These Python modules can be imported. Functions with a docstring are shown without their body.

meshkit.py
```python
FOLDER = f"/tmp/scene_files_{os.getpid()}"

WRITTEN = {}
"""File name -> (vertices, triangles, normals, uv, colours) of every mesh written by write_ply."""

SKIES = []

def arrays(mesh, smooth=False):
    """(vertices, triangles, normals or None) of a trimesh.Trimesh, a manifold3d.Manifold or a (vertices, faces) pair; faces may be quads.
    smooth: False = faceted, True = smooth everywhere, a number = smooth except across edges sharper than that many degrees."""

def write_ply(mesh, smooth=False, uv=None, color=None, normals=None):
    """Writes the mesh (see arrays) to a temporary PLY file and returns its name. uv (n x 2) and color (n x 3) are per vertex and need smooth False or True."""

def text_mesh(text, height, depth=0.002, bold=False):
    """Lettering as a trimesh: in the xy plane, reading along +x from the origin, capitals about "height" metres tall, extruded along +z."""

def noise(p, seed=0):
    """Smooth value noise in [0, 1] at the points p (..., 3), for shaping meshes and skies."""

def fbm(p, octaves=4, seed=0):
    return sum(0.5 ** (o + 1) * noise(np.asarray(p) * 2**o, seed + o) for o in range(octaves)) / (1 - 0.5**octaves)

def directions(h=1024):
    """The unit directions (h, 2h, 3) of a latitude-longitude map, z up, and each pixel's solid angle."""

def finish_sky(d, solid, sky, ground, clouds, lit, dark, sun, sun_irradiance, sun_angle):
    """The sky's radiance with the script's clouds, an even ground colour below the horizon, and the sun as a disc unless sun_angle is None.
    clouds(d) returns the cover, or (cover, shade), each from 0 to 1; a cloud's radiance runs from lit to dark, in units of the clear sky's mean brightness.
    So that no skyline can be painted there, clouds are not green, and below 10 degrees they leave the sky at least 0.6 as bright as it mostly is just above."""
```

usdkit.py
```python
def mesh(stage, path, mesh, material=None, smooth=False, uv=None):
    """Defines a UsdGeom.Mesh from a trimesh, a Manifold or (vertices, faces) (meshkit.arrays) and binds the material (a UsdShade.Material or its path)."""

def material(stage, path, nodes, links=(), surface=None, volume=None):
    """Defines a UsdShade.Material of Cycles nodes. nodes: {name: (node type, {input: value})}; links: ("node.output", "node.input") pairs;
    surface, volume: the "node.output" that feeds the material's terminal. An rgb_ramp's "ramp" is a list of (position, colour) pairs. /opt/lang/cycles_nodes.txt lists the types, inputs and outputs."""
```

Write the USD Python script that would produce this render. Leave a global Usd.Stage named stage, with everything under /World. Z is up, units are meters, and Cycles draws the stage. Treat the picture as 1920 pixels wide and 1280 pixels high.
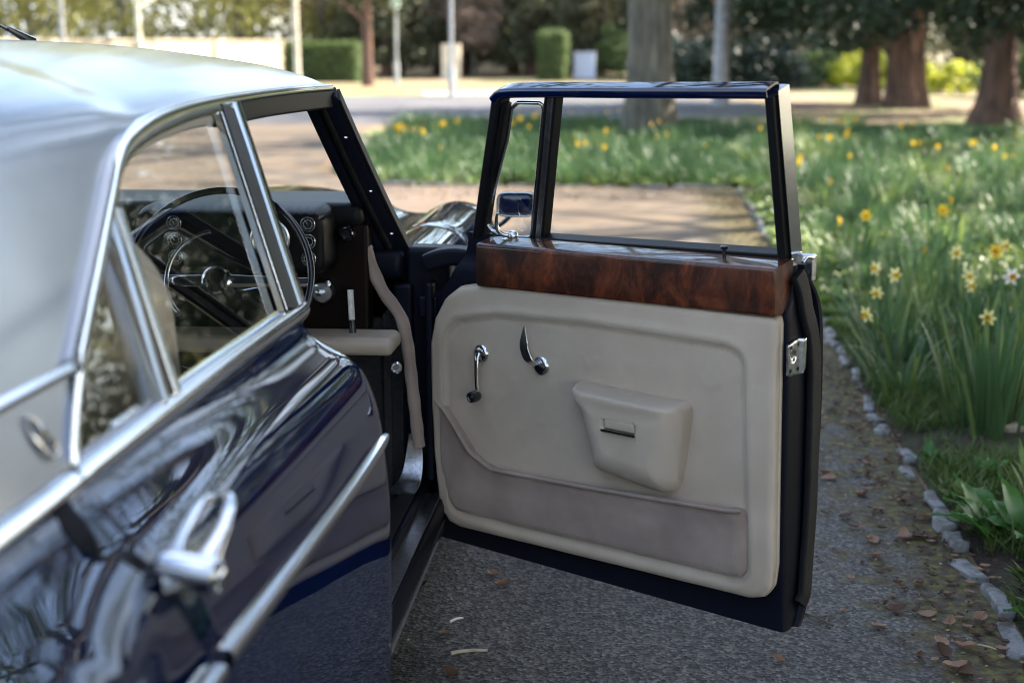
import math, random, re
import numpy as np, trimesh, shapely, shapely.affinity, shapely.geometry as sg
from scipy.spatial import Delaunay, cKDTree
from pxr import Gf, Sdf, Usd, UsdGeom, UsdLux, UsdShade, Vt
import usdkit, meshkit

stage = Usd.Stage.CreateInMemory()
UsdGeom.SetStageUpAxis(stage, UsdGeom.Tokens.z)
UsdGeom.SetStageMetersPerUnit(stage, 1.0)
UsdGeom.Xform.Define(stage, '/World'); UsdGeom.Scope.Define(stage, '/World/Looks')
R = random.Random(7); NR = np.random.default_rng(7)

# ---------------------------------------------------------------- camera, sky, sun, exposure
CAM_H, F_PX = 1.57, 2750.0
pitch = math.atan(550 / F_PX); yaw = math.atan(250 / math.hypot(F_PX, 550))
FW = np.array([-math.sin(yaw) * math.cos(pitch), math.cos(yaw) * math.cos(pitch), -math.sin(pitch)])
RT = np.array([math.cos(yaw), math.sin(yaw), 0.0]); UP = np.cross(RT, FW)
cam = UsdGeom.Camera.Define(stage, '/World/camera')
M4 = Gf.Matrix4d(*RT, 0, *UP, 0, *(-FW), 0, 0, 0, CAM_H, 1)
cam.AddTransformOp().Set(M4)
cam.CreateHorizontalApertureAttr(36.0); cam.CreateVerticalApertureAttr(36.0 * 682 / 1024)
cam.CreateFocalLengthAttr(36.0 * F_PX / 1920); cam.CreateClippingRangeAttr(Gf.Vec2f(0.05, 2000))
cam.CreateFStopAttr(2.4); cam.CreateFocusDistanceAttr(3.72)
cam.CreateExposureAttr(2.45)

SUN_AZ = math.atan2(0.90, 0.43); SUN_EL = math.radians(36)
SUN = np.array([math.sin(SUN_AZ) * math.cos(SUN_EL), math.cos(SUN_AZ) * math.cos(SUN_EL), math.sin(SUN_EL)])
def mat(name, nodes, links=(), surface=None, volume=None):
    return usdkit.material(stage, '/World/Looks/' + name, nodes, links, surface, volume)
sky_m = mat('sky_look', {
    's': ('sky_texture', {'sky_type': 'single_scattering', 'sun_disc': False, 'sun_elevation': SUN_EL, 'sun_rotation': SUN_AZ, 'aerosol_density': 1.6}),
    'tc': ('texture_coordinate', {}), 'mp': ('mapping', {'scale': (1.0, 1.0, 2.4)}),
    'n': ('noise_texture', {'scale': 2.6, 'detail': 7.0, 'roughness': 0.58}),
    'r': ('rgb_ramp', {'ramp': [(0.0, (0, 0, 0)), (0.47, (0, 0, 0)), (0.62, (.75, .75, .75)), (1.0, (.9, .9, .9))]}),
    'mx': ('mix', {'color2': (3.7, 4.0, 4.5)}),
    'b': ('background_shader', {'strength': 0.115})},
    [('tc.generated', 'mp.vector'), ('mp.vector', 'n.vector'), ('n.fac', 'r.fac'), ('r.color', 'mx.fac'), ('s.color', 'mx.color1'), ('mx.color', 'b.color')], surface='b.background')
dome = UsdLux.DomeLight.Define(stage, '/World/sky')
UsdShade.MaterialBindingAPI.Apply(dome.GetPrim()).Bind(sky_m)
dome.GetPrim().SetCustomDataByKey('kind', 'structure')
sun = UsdLux.DistantLight.Define(stage, '/World/sun')
sun.CreateNormalizeAttr(True); sun.CreateIntensityAttr(1.25); sun.CreateAngleAttr(0.53); sun.CreateColorAttr(Gf.Vec3f(1.0, 0.91, 0.77))
_x = np.cross([0, 0, 1.0], SUN); _x /= np.linalg.norm(_x); _y = np.cross(SUN, _x)
sun.AddTransformOp().Set(Gf.Matrix4d(*_x, 0, *_y, 0, *SUN, 0, 0, 0, 0, 1))

# ---------------------------------------------------------------- scene helpers
names, LOC = {}, {}
def numbered(path):
    n = names.get(path, 0); names[path] = n + 1
    return path if n == 0 else f'{path}_{n:03d}'
def tag(p, label=None, cat=None, group=None, kind=None):
    for k, v in (('label', label), ('category', cat), ('group', group), ('kind', kind)):
        if v: p.SetCustomDataByKey(k, v)
    return p
def thing(name, label, cat, loc=(0, 0, 0), rz=0.0, sc=1.0, group=None, kind=None):
    path = numbered('/World/' + name)
    x = UsdGeom.Xform.Define(stage, path); x.AddTranslateOp().Set(Gf.Vec3d(*map(float, loc)))
    x.AddRotateZOp().Set(float(rz)); x.AddScaleOp().Set(Gf.Vec3f(*np.broadcast_to(sc, 3).astype(float).tolist()))
    LOC[path] = np.array(loc, float)
    tag(x.GetPrim(), label, cat, group, kind)
    return x.GetPrim()
def obj(name, mesh, m, parent=None, smooth=35, label=None, cat=None, group=None, kind=None, local=False):
    """One Mesh prim. Under a parent, vertices are given in world space (or local=True: in the thing's space)."""
    base = '/World' if parent is None else str(parent.GetPath())
    path = numbered(base + '/' + name)
    v, f, n = meshkit.arrays(mesh, smooth)
    if parent is not None and not local:
        top = '/'.join(base.split('/')[:3]); v = v - LOC[top]
    me = UsdGeom.Mesh.Define(stage, path)
    me.CreatePointsAttr(Vt.Vec3fArray.FromNumpy(v.astype(np.float32)))
    me.CreateFaceVertexCountsAttr(Vt.IntArray.FromNumpy(np.full(len(f), 3, np.int32)))
    me.CreateFaceVertexIndicesAttr(Vt.IntArray.FromNumpy(f.astype(np.int32).ravel()))
    me.CreateSubdivisionSchemeAttr('none')
    if n is not None:
        me.CreateNormalsAttr(Vt.Vec3fArray.FromNumpy(n.astype(np.float32))); me.SetNormalsInterpolation('vertex')
    UsdShade.MaterialBindingAPI.Apply(me.GetPrim()).Bind(m)
    return tag(me.GetPrim(), label, cat, group, kind)
def dup(root, loc, rz=0.0, sc=1.0, label=None, group=None):
    was = root.GetCustomData()
    r = thing(re.sub(r'_\d{3}$', '', root.GetName()), label or was['label'], was['category'], loc, rz, sc, group or was.get('group'))
    r.GetReferences().AddInternalReference(root.GetPath()); r.SetInstanceable(True)
    return r
def instancer(name, protos, pos, rz, sc, kind_label, cat):
    """Uncountable small stuff: one PointInstancer."""
    path = numbered('/World/' + name)
    pi = UsdGeom.PointInstancer.Define(stage, path)
    rels = []
    for i, (me, m) in enumerate(protos):
        q = usdkit.mesh(stage, f'{path}/tuft_{i:03d}' if i else f'{path}/tuft', me, m, smooth=False); rels.append(q.GetPath())
    pi.CreatePrototypesRel().SetTargets(rels)
    n = len(pos)
    pi.CreateProtoIndicesAttr(Vt.IntArray.FromNumpy(NR.integers(0, len(protos), n).astype(np.int32)))
    pi.CreatePositionsAttr(Vt.Vec3fArray.FromNumpy(np.asarray(pos, np.float32)))
    h = np.radians(rz) / 2
    pi.CreateOrientationsAttr(Vt.QuathArray([Gf.Quath(float(math.cos(a)), 0, 0, float(math.sin(a))) for a in h]))
    pi.CreateScalesAttr(Vt.Vec3fArray.FromNumpy(np.repeat(np.asarray(sc, np.float32)[:, None], 3, 1)))
    return tag(pi.GetPrim(), kind_label, cat, kind='stuff')

# ---------------------------------------------------------------- mesh helpers
A = np.array
cat_ = trimesh.util.concatenate
def T(v, f):
    f = np.asarray(f)
    if f.shape[1] == 4: f = np.vstack([f[:, [0, 1, 2]], f[:, [0, 2, 3]]])
    return trimesh.Trimesh(np.asarray(v, float), f, process=False)
def grid(P, cu=False, cv=False, flip=False):
    P = np.asarray(P, float); a, b = P.shape[:2]
    i, j = np.meshgrid(np.arange(a if cu else a - 1), np.arange(b if cv else b - 1), indexing='ij')
    i, j = i.ravel(), j.ravel(); i1, j1 = (i + 1) % a, (j + 1) % b
    q = np.stack([i * b + j, i1 * b + j, i1 * b + j1, i * b + j1], 1)
    return T(P.reshape(-1, 3), q[:, ::-1] if flip else q)
def shell(P, off):
    """A closed thick sheet: P (a,b,3) and P+off joined along the border."""
    P = np.asarray(P, float); Q = P + np.asarray(off, float)
    a, b = P.shape[:2]
    out = [grid(P), grid(Q, flip=True)]
    for e, g in ((P[0], Q[0]), (P[-1][::-1], Q[-1][::-1]), (P[:, 0][::-1], Q[:, 0][::-1]), (P[:, -1], Q[:, -1])):
        out.append(grid(np.stack([e, g])))
    return cat_(out)
def resample(pts, n):
    pts = np.asarray(pts, float); d = np.r_[0, np.cumsum(np.linalg.norm(np.diff(pts, axis=0), axis=1))]
    t = np.linspace(0, d[-1], n); return np.stack([np.interp(t, d, pts[:, k]) for k in range(pts.shape[1])], 1)
def spline(pts, n):
    from scipy.interpolate import PchipInterpolator
    pts = np.asarray(pts, float); d = np.r_[0, np.cumsum(np.linalg.norm(np.diff(pts, axis=0), axis=1))]
    return PchipInterpolator(d, pts)(np.linspace(0, d[-1], n))
def sweep(path, prof, N, closed=False, scale=None):
    """Sweep a closed 2D profile (a along N, b along T x N) along the path."""
    path = np.asarray(path, float); n = len(path)
    if closed: t = np.roll(path, -1, 0) - np.roll(path, 1, 0)
    else: t = np.gradient(path, axis=0)
    t /= np.linalg.norm(t, axis=1, keepdims=True)
    N = np.broadcast_to(np.asarray(N, float), (n, 3)); N = N - (N * t).sum(1, keepdims=True) * t
    N = N / np.linalg.norm(N, axis=1, keepdims=True); B = np.cross(t, N)
    prof = np.asarray(prof, float); s = np.ones(n) if scale is None else np.asarray(scale, float)
    P = path[:, None] + (prof[None, :, :1] * N[:, None] + prof[None, :, 1:] * B[:, None]) * s[:, None, None]
    m = grid(P, cu=closed, cv=True, flip=True)
    if not closed:
        caps = []
        for row, fl in ((P[0], False), (P[-1], True)):
            k = len(row); f = [(0, i, i + 1) for i in range(1, k - 1)]
            caps.append(T(row, A(f)[:, ::-1] if fl else A(f)))
        m = cat_([m] + caps)
    return m
def circ(r, n=10, ry=None):
    a = np.arange(n) / n * 2 * math.pi
    return np.stack([r * np.cos(a), (ry or r) * np.sin(a)], 1)
def rrect(w, h, r, n=4):
    return A(sg.box(-w / 2 + r, -h / 2 + r, w / 2 - r, h / 2 - r).buffer(r, quad_segs=n).exterior.coords)[:-1]
def perp(path):
    t = path[-1] - path[0]; a = np.eye(3)[np.argmin(abs(t))]; return a
def tube(path, r, n=10, closed=False, N=None):
    path = np.asarray(path, float); r = np.broadcast_to(r, len(path)).astype(float)
    return sweep(path, circ(1.0, n), perp(path) if N is None else N, closed, scale=r)
def rbox(lo, hi, r, sub=1):
    lo, hi = A(lo, float), A(hi, float); s = trimesh.creation.icosphere(sub, r).vertices
    c = A([[x, y, z] for x in (lo[0] + r, hi[0] - r) for y in (lo[1] + r, hi[1] - r) for z in (lo[2] + r, hi[2] - r)])
    return trimesh.Trimesh((c[:, None] + s[None]).reshape(-1, 3)).convex_hull
def box(lo, hi):
    m = trimesh.creation.box(A(hi, float) - A(lo, float)); m.apply_translation((A(lo, float) + A(hi, float)) / 2); return m
def lathe(prof, n=24):
    """(r, z) rows turned round z."""
    a = np.arange(n) / n * 2 * math.pi; p = np.asarray(prof, float)
    P = np.stack([np.outer(p[:, 0], np.cos(a)), np.outer(p[:, 0], np.sin(a)), np.repeat(p[:, 1:], n, 1)], -1)
    return grid(P, cv=True, flip=True)
def place(m, o, x, y, z):
    """Move a mesh from local axes to the frame (o; x, y, z)."""
    m = m.copy(); m.vertices = np.asarray(o) + m.vertices @ np.stack([x, y, z]); return m
def facing(m, o, n):
    n = A(n, float); n /= np.linalg.norm(n); x = np.cross([0, 0, 1.0], n)
    x = A([1.0, 0, 0]) if np.linalg.norm(x) < 1e-6 else x / np.linalg.norm(x)
    return place(m, o, x, np.cross(n, x), n)
def puff(poly, hfun, res=0.012, skirt=0.0, bres=None):
    """A relief panel over polygon poly: height hfun(points, distance to the edge); sides fall to skirt."""
    poly = sg.Polygon(poly) if not isinstance(poly, sg.Polygon) else poly
    L = poly.exterior.length; k = max(8, int(L / (bres or res)))
    B = A([poly.exterior.interpolate(i / k, normalized=True).coords[0] for i in range(k)])
    x0, y0, x1, y1 = poly.bounds
    gx, gy = np.meshgrid(np.arange(x0, x1, res), np.arange(y0, y1, res)); G = np.stack([gx.ravel(), gy.ravel()], 1)
    G = G + (np.arange(len(G)) % 2)[:, None] * [0.0, res * .2]
    inner = poly.buffer(-res * 0.35); ins = shapely.contains_xy(inner, G[:, 0], G[:, 1]); G = G[ins]
    rings = [B]
    for d in (res * .12, res * .3):
        q = poly.buffer(-d, join_style=1)
        if q.is_empty or q.geom_type != 'Polygon': continue
        rings.append(A([q.exterior.interpolate(i / k, normalized=True).coords[0] for i in range(k)]))
    P = np.vstack(rings + [G]); tri = Delaunay(P).simplices
    c = P[tri].mean(1); tri = tri[shapely.contains_xy(poly.buffer(1e-6), c[:, 0], c[:, 1])]
    a = P[tri]; area = np.cross(a[:, 1] - a[:, 0], a[:, 2] - a[:, 0]); tri = np.where((area < 0)[:, None], tri[:, ::-1], tri)[abs(area) > 1e-12]
    d = shapely.distance(shapely.points(P), poly.exterior)
    h = hfun(P, d); V = np.c_[P, h]
    wall = np.stack([np.c_[B, np.full(k, skirt)], V[:k]])
    if shapely.LinearRing(B).is_ccw: wall = wall[::-1]
    return cat_([T(V, tri), grid(wall, cv=True)])
def smooth01(x): x = np.clip(x, 0, 1); return x * x * (3 - 2 * x)
def dome_edge(d, r): x = np.clip(d / r, 0, 1); return np.sqrt(np.clip(1 - (1 - x) ** 2, 0, 1))

# ---------------------------------------------------------------- materials
def simple(name, col, rough=.5, metal=0.0, **kw):
    return mat(name, {'p': ('principled_bsdf', {'base_color': col, 'roughness': rough, 'metallic': metal, **kw})}, surface='p.BSDF')
def noisy(name, c1, c2, scale=20, rough=.5, bump=0.0, bscale=None, detail=4, lo=.35, hi=.65, stretch=(1, 1, 1), bdist=.01, **kw):
    return mat(name, {'tc': ('texture_coordinate', {}), 'mp': ('mapping', {'scale': stretch}),
        'n': ('noise_texture', {'scale': scale, 'detail': float(detail)}), 'r': ('rgb_ramp', {'ramp': [(0, c1), (lo, c1), (hi, c2), (1, c2)]}),
        'n2': ('noise_texture', {'scale': bscale or scale * 3, 'detail': 5.0}), 'b': ('bump', {'strength': bump, 'distance': bdist}),
        'p': ('principled_bsdf', {'roughness': rough, **kw})},
        [('tc.object', 'mp.vector'), ('mp.vector', 'n.vector'), ('mp.vector', 'n2.vector'), ('n.fac', 'r.fac'), ('r.color', 'p.base_color'), ('n2.fac', 'b.height'), ('b.normal', 'p.normal')], surface='p.BSDF')
navy = mat('navy_paint', {'p': ('principled_bsdf', {'base_color': (.0006, .0028, .0150), 'roughness': .5, 'specular_ior_level': 0.0, 'coat_weight': 1.0, 'coat_roughness': .022, 'coat_ior': 1.75})}, surface='p.BSDF')
navy_in = mat('navy_inner_paint', {'p': ('principled_bsdf', {'base_color': (.003, .004, .009), 'roughness': .5, 'specular_ior_level': .12, 'coat_weight': .06, 'coat_roughness': .1})}, surface='p.BSDF')
silver = mat('silver_paint', {'tc': ('texture_coordinate', {}), 'n': ('noise_texture', {'scale': 2.2, 'detail': 2.0}), 'b': ('bump', {'strength': .03, 'distance': .02}),
    'p': ('principled_bsdf', {'base_color': (.152, .182, .235), 'metallic': .35, 'roughness': .36, 'coat_weight': 1.0, 'coat_roughness': .13})},
    [('tc.object', 'n.vector'), ('n.fac', 'b.height'), ('b.normal', 'p.coat_normal')], surface='p.BSDF')
chrome = simple('chrome', (.72, .73, .75), .12, 1.0)
chrome_worn = noisy('worn_chrome', (.55, .56, .58), (.75, .76, .78), 60, .22, .05, metallic=1.0)
black = simple('black_trim', (.003, .003, .0035), .42, specular_ior_level=.22)
black_gloss = simple('black_gloss', (.006, .006, .008), .12, coat_weight=.6)
rubber = noisy('black_rubber', (.003, .003, .0035), (.007, .007, .008), 30, .62, .1, specular_ior_level=.22)
leather = mat('beige_leather', {'tc': ('texture_coordinate', {}), 'v': ('voronoi_texture', {'scale': 420.0}), 'n': ('noise_texture', {'scale': 7.0, 'detail': 4.0}), 'n2': ('noise_texture', {'scale': 14.0, 'detail': 3.0}),
    'r': ('rgb_ramp', {'ramp': [(0, (.37, .30, .232)), (.4, (.41, .333, .259)), (.65, (.455, .371, .291)), (1, (.455, .371, .291))]}),
    'b': ('bump', {'strength': .12, 'distance': .002}), 'b2': ('bump', {'strength': .10, 'distance': .02}),
    'p': ('principled_bsdf', {'roughness': .42, 'specular_ior_level': .45})},
    [('tc.object', 'v.vector'), ('tc.object', 'n.vector'), ('tc.object', 'n2.vector'), ('n.fac', 'r.fac'), ('r.color', 'p.base_color'), ('n2.fac', 'b2.height'), ('v.distance', 'b.height'), ('b2.normal', 'b.normal'), ('b.normal', 'p.normal')], surface='p.BSDF')
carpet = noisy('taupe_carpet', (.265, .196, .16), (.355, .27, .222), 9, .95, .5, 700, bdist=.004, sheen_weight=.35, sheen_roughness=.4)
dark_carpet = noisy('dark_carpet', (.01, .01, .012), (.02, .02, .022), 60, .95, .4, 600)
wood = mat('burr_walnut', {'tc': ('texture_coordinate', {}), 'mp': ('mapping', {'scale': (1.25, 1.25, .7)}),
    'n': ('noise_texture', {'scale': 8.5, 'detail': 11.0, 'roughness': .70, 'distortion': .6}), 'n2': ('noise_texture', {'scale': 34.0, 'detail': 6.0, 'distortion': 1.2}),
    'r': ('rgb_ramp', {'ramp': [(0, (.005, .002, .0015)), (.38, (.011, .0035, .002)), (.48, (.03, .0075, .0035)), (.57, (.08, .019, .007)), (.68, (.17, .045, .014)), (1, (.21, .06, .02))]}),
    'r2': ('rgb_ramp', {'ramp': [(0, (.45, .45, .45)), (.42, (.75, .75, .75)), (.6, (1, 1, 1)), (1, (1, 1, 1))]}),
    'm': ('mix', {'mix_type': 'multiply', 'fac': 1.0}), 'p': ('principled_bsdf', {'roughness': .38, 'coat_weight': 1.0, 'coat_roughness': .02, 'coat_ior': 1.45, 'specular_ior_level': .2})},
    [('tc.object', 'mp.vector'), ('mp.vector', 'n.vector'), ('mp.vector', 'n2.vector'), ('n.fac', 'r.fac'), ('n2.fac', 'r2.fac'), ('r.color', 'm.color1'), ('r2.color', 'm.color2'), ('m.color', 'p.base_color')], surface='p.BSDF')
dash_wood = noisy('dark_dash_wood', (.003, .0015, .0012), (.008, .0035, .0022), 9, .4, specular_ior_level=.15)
glass = mat('window_glass', {'t': ('transparent_bsdf', {'color': (.93, .955, .95)}), 'g': ('glossy_bsdf', {'color': (1, 1, 1), 'roughness': .0}), 'lw': ('layer_weight', {'blend': .5}),
    'p5': ('math', {'math_type': 'power', 'value2': 5.0}), 'ma': ('math', {'math_type': 'multiply_add', 'value2': .88, 'value3': .105}), 'm': ('mix_closure', {})},
    [('lw.facing', 'p5.value1'), ('p5.value', 'ma.value1'), ('ma.value', 'm.fac'), ('t.BSDF', 'm.closure1'), ('g.BSDF', 'm.closure2')], surface='m.closure')
white_dial = simple('dial_face', (.55, .57, .58), .2, coat_weight=1.0)
headlining = simple('grey_headlining', (.30, .29, .27), .9)

def leaf_mat(name, c1, c2, trans=.35, rough=.5, nscale=2.2):
    return mat(name, {'g': ('geometry', {}), 'oi': ('object_info', {}), 'n': ('noise_texture', {'scale': nscale, 'detail': 3.0}), 'ad': ('math', {'math_type': 'multiply_add', 'value2': .55, 'value3': -.1}), 'a2': ('math', {'math_type': 'add'}),
        'i2': ('math', {'math_type': 'multiply', 'value2': .45}),
        'r': ('rgb_ramp', {'ramp': [(0, c1), (.25, c1), (.8, c2), (1, c2)]}), 'p': ('principled_bsdf', {'roughness': rough, 'specular_ior_level': .35}), 't': ('translucent_bsdf', {}), 'm': ('mix_closure', {'fac': trans})},
        [('g.position', 'n.vector'), ('g.random_per_island', 'i2.value1'), ('n.fac', 'ad.value1'), ('ad.value', 'a2.value1'), ('i2.value', 'a2.value2'), ('a2.value', 'r.fac'), ('r.color', 'p.base_color'), ('r.color', 't.color'), ('p.BSDF', 'm.closure1'), ('t.BSDF', 'm.closure2')], surface='m.closure')
daff_leaf = leaf_mat('daffodil_leaf', (.065, .125, .048), (.23, .32, .14), .40, .40)
daff_pale = leaf_mat('daffodil_leaf_pale', (.15, .21, .06), (.40, .46, .19), .35, .42)
petal_y = leaf_mat('yellow_petal', (.78, .55, .04), (.88, .68, .08), .35, .6)
petal_p = leaf_mat('pale_petal', (.82, .75, .32), (.88, .82, .46), .35, .6)
petal_w = leaf_mat('white_petal', (.82, .80, .72), (.87, .85, .80), .35, .6)
trumpet_m = leaf_mat('trumpet', (.80, .46, .015), (.88, .56, .02), .3, .6)
grass_m = leaf_mat('grass_blade', (.075, .12, .025), (.25, .31, .09), .35, .6)
cover_m = leaf_mat('ground_cover_leaf', (.12, .18, .04), (.37, .42, .15), .35, .45)
broad_m = leaf_mat('broad_leaf', (.06, .16, .03), (.15, .30, .07), .35, .36, 9)
dead_leaf = leaf_mat('dead_leaf', (.28, .17, .11), (.55, .40, .29), .12, .7, 14)
dead_dark = leaf_mat('dead_leaf_dark', (.09, .05, .03), (.30, .18, .11), .1, .7, 14)
yew_m = leaf_mat('yew_foliage', (.018, .032, .012), (.075, .105, .035), .2, .6, .8)
conifer_m = leaf_mat('conifer_foliage', (.07, .075, .038), (.25, .235, .12), .3, .6, .5)
olive_m = leaf_mat('spring_foliage', (.30, .29, .09), (.66, .60, .25), .5, .6, .5)
lime_m = leaf_mat('lime_foliage', (.42, .44, .05), (.72, .68, .10), .45, .6, .8)
tan_m = leaf_mat('tan_twigs', (.24, .175, .13), (.52, .41, .31), .25, .8, .6)
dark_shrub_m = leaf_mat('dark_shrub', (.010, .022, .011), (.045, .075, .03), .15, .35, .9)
hedge_m = leaf_mat('hedge_foliage', (.08, .12, .035), (.27, .30, .11), .3, .6, .8)
far_m = leaf_mat('far_wood', (.08, .085, .04), (.26, .25, .12), .3, .7, .25)
bark_m = noisy('grey_bark', (.05, .045, .032), (.125, .11, .08), 9, .9, .8, 26, stretch=(1, 1, .25), bdist=.05)
yew_bark = noisy('red_brown_bark', (.035, .02, .014), (.16, .085, .055), 7, .9, .9, 20, stretch=(1.6, 1.6, .15), bdist=.06)
birch_m = noisy('pale_bark', (.20, .17, .13), (.50, .46, .38), 6, .8, .3, 30, lo=.3, hi=.5)
grey_bark = noisy('smooth_grey_bark', (.16, .155, .15), (.30, .29, .28), 5, .8, .3, 30)
post_m = noisy('lamp_post_paint', (.26, .27, .27), (.38, .39, .39), 9, .6)
granite = noisy('granite_kerb', (.05, .047, .036), (.20, .20, .20), 16, .85, .6, 90, lo=.34, hi=.56)
twig_m = noisy('pale_twig', (.30, .22, .15), (.48, .38, .28), 30, .8, .3)
chip_m = noisy('white_chip', (.55, .52, .47), (.75, .72, .68), 30, .7, .3)
render_m = noisy('cream_render', (.50, .41, .30), (.62, .52, .39), 2, .9, .1)
cabinet_m = simple('pale_blue_paint', (.42, .46, .56), .5)
slate_m = noisy('slate', (.08, .08, .09), (.14, .14, .15), 4, .7)
asphalt = mat('asphalt', {
    'g': ('geometry', {}), 'x': ('separate_xyz', {}),
    'v': ('voronoi_texture', {'scale': 100.0}), 'sv': ('separate_color', {}), 'n0': ('noise_texture', {'scale': 60.0, 'detail': 4.0, 'roughness': .75}), 'nn': ('math', {'math_type': 'multiply_add', 'value2': .62}), 'nh': ('math', {'math_type': 'multiply', 'value2': .38}), 'n1': ('noise_texture', {'scale': 1.3, 'detail': 5.0}), 'n2': ('noise_texture', {'scale': 9.0, 'detail': 6.0}),
    'r': ('rgb_ramp', {'ramp': [(0, (.014, .013, .012)), (.26, (.040, .037, .034)), (.50, (.078, .072, .066)), (.68, (.128, .119, .108)), (.78, (.165, .153, .14)), (.90, (.26, .245, .22)), (1, (.30, .285, .255))]}),
    'rl': ('rgb_ramp', {'ramp': [(0, (.55, .55, .56)), (.36, (.66, .66, .67)), (.52, (1, 1, 1)), (1, (1.0, .96, .90))]}), 'mu': ('mix', {'mix_type': 'multiply', 'fac': 1.0}),
    'mr': ('map_range', {'from_min': 0.25, 'from_max': 1.0, 'to_min': -.32, 'to_max': .30, 'clamp': True}), 'ad': ('math', {'math_type': 'add'}), 'rm': ('rgb_ramp', {'ramp': [(0, (0, 0, 0)), (.52, (0, 0, 0)), (.72, (.9, .9, .9)), (1, (1, 1, 1))]}),
    'my': ('map_range', {'from_min': 6.0, 'from_max': 12.0, 'to_min': 0.0, 'to_max': .13, 'clamp': True}), 'ad2': ('math', {'math_type': 'add'}), 'mossn': ('noise_texture', {'scale': 28.0, 'detail': 5.0}), 'mossr': ('rgb_ramp', {'ramp': [(0, (.035, .022, .014)), (.42, (.05, .03, .018)), (.55, (.085, .075, .018)), (.7, (.15, .13, .02)), (1, (.18, .15, .03))]}),
    'mm': ('mix', {}), 'yr': ('map_range', {'from_min': 7.0, 'from_max': 13.0, 'to_min': -.35, 'to_max': .12, 'clamp': True}), 'ya': ('math', {'math_type': 'add'}), 'yn': ('noise_texture', {'scale': .9, 'detail': 6.0, 'roughness': .7}), 'yq': ('rgb_ramp', {'ramp': [(0, (0, 0, 0)), (.42, (0, 0, 0)), (.62, (.85, .85, .85)), (1, (.9, .9, .9))]}), 'dirt': ('mix', {'color2': (.15, .105, .07)}), 'b': ('bump', {'strength': .5, 'distance': .005}), 'p': ('principled_bsdf', {'roughness': .82, 'specular_ior_level': .35})},
    [('g.position', 'x.vector'), ('g.position', 'v.vector'), ('g.position', 'n0.vector'), ('g.position', 'n1.vector'), ('g.position', 'n2.vector'), ('g.position', 'mossn.vector'),
     ('v.color', 'sv.color'), ('n0.fac', 'nh.value1'), ('sv.r', 'nn.value1'), ('nh.value', 'nn.value3'), ('nn.value', 'r.fac'), ('r.color', 'mu.color1'), ('n1.fac', 'rl.fac'), ('rl.color', 'mu.color2'), ('x.x', 'mr.value'), ('mr.result', 'ad.value1'), ('n2.fac', 'ad.value2'), ('x.y', 'my.value'), ('my.result', 'ad2.value1'), ('ad.value', 'ad2.value2'), ('ad2.value', 'rm.fac'),
     ('mossn.fac', 'mossr.fac'), ('x.y', 'yr.value'), ('g.position', 'yn.vector'), ('yr.result', 'ya.value1'), ('yn.fac', 'ya.value2'), ('ya.value', 'yq.fac'), ('yq.color', 'dirt.fac'), ('mu.color', 'dirt.color1'), ('rm.color', 'mm.fac'), ('dirt.color', 'mm.color1'), ('mossr.color', 'mm.color2'), ('mm.color', 'p.base_color'), ('v.distance', 'b.height'), ('b.normal', 'p.normal')], surface='p.BSDF')
road_m = noisy('road_asphalt', (.060, .058, .066), (.105, .10, .105), .5, .85, .3, 60)
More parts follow.
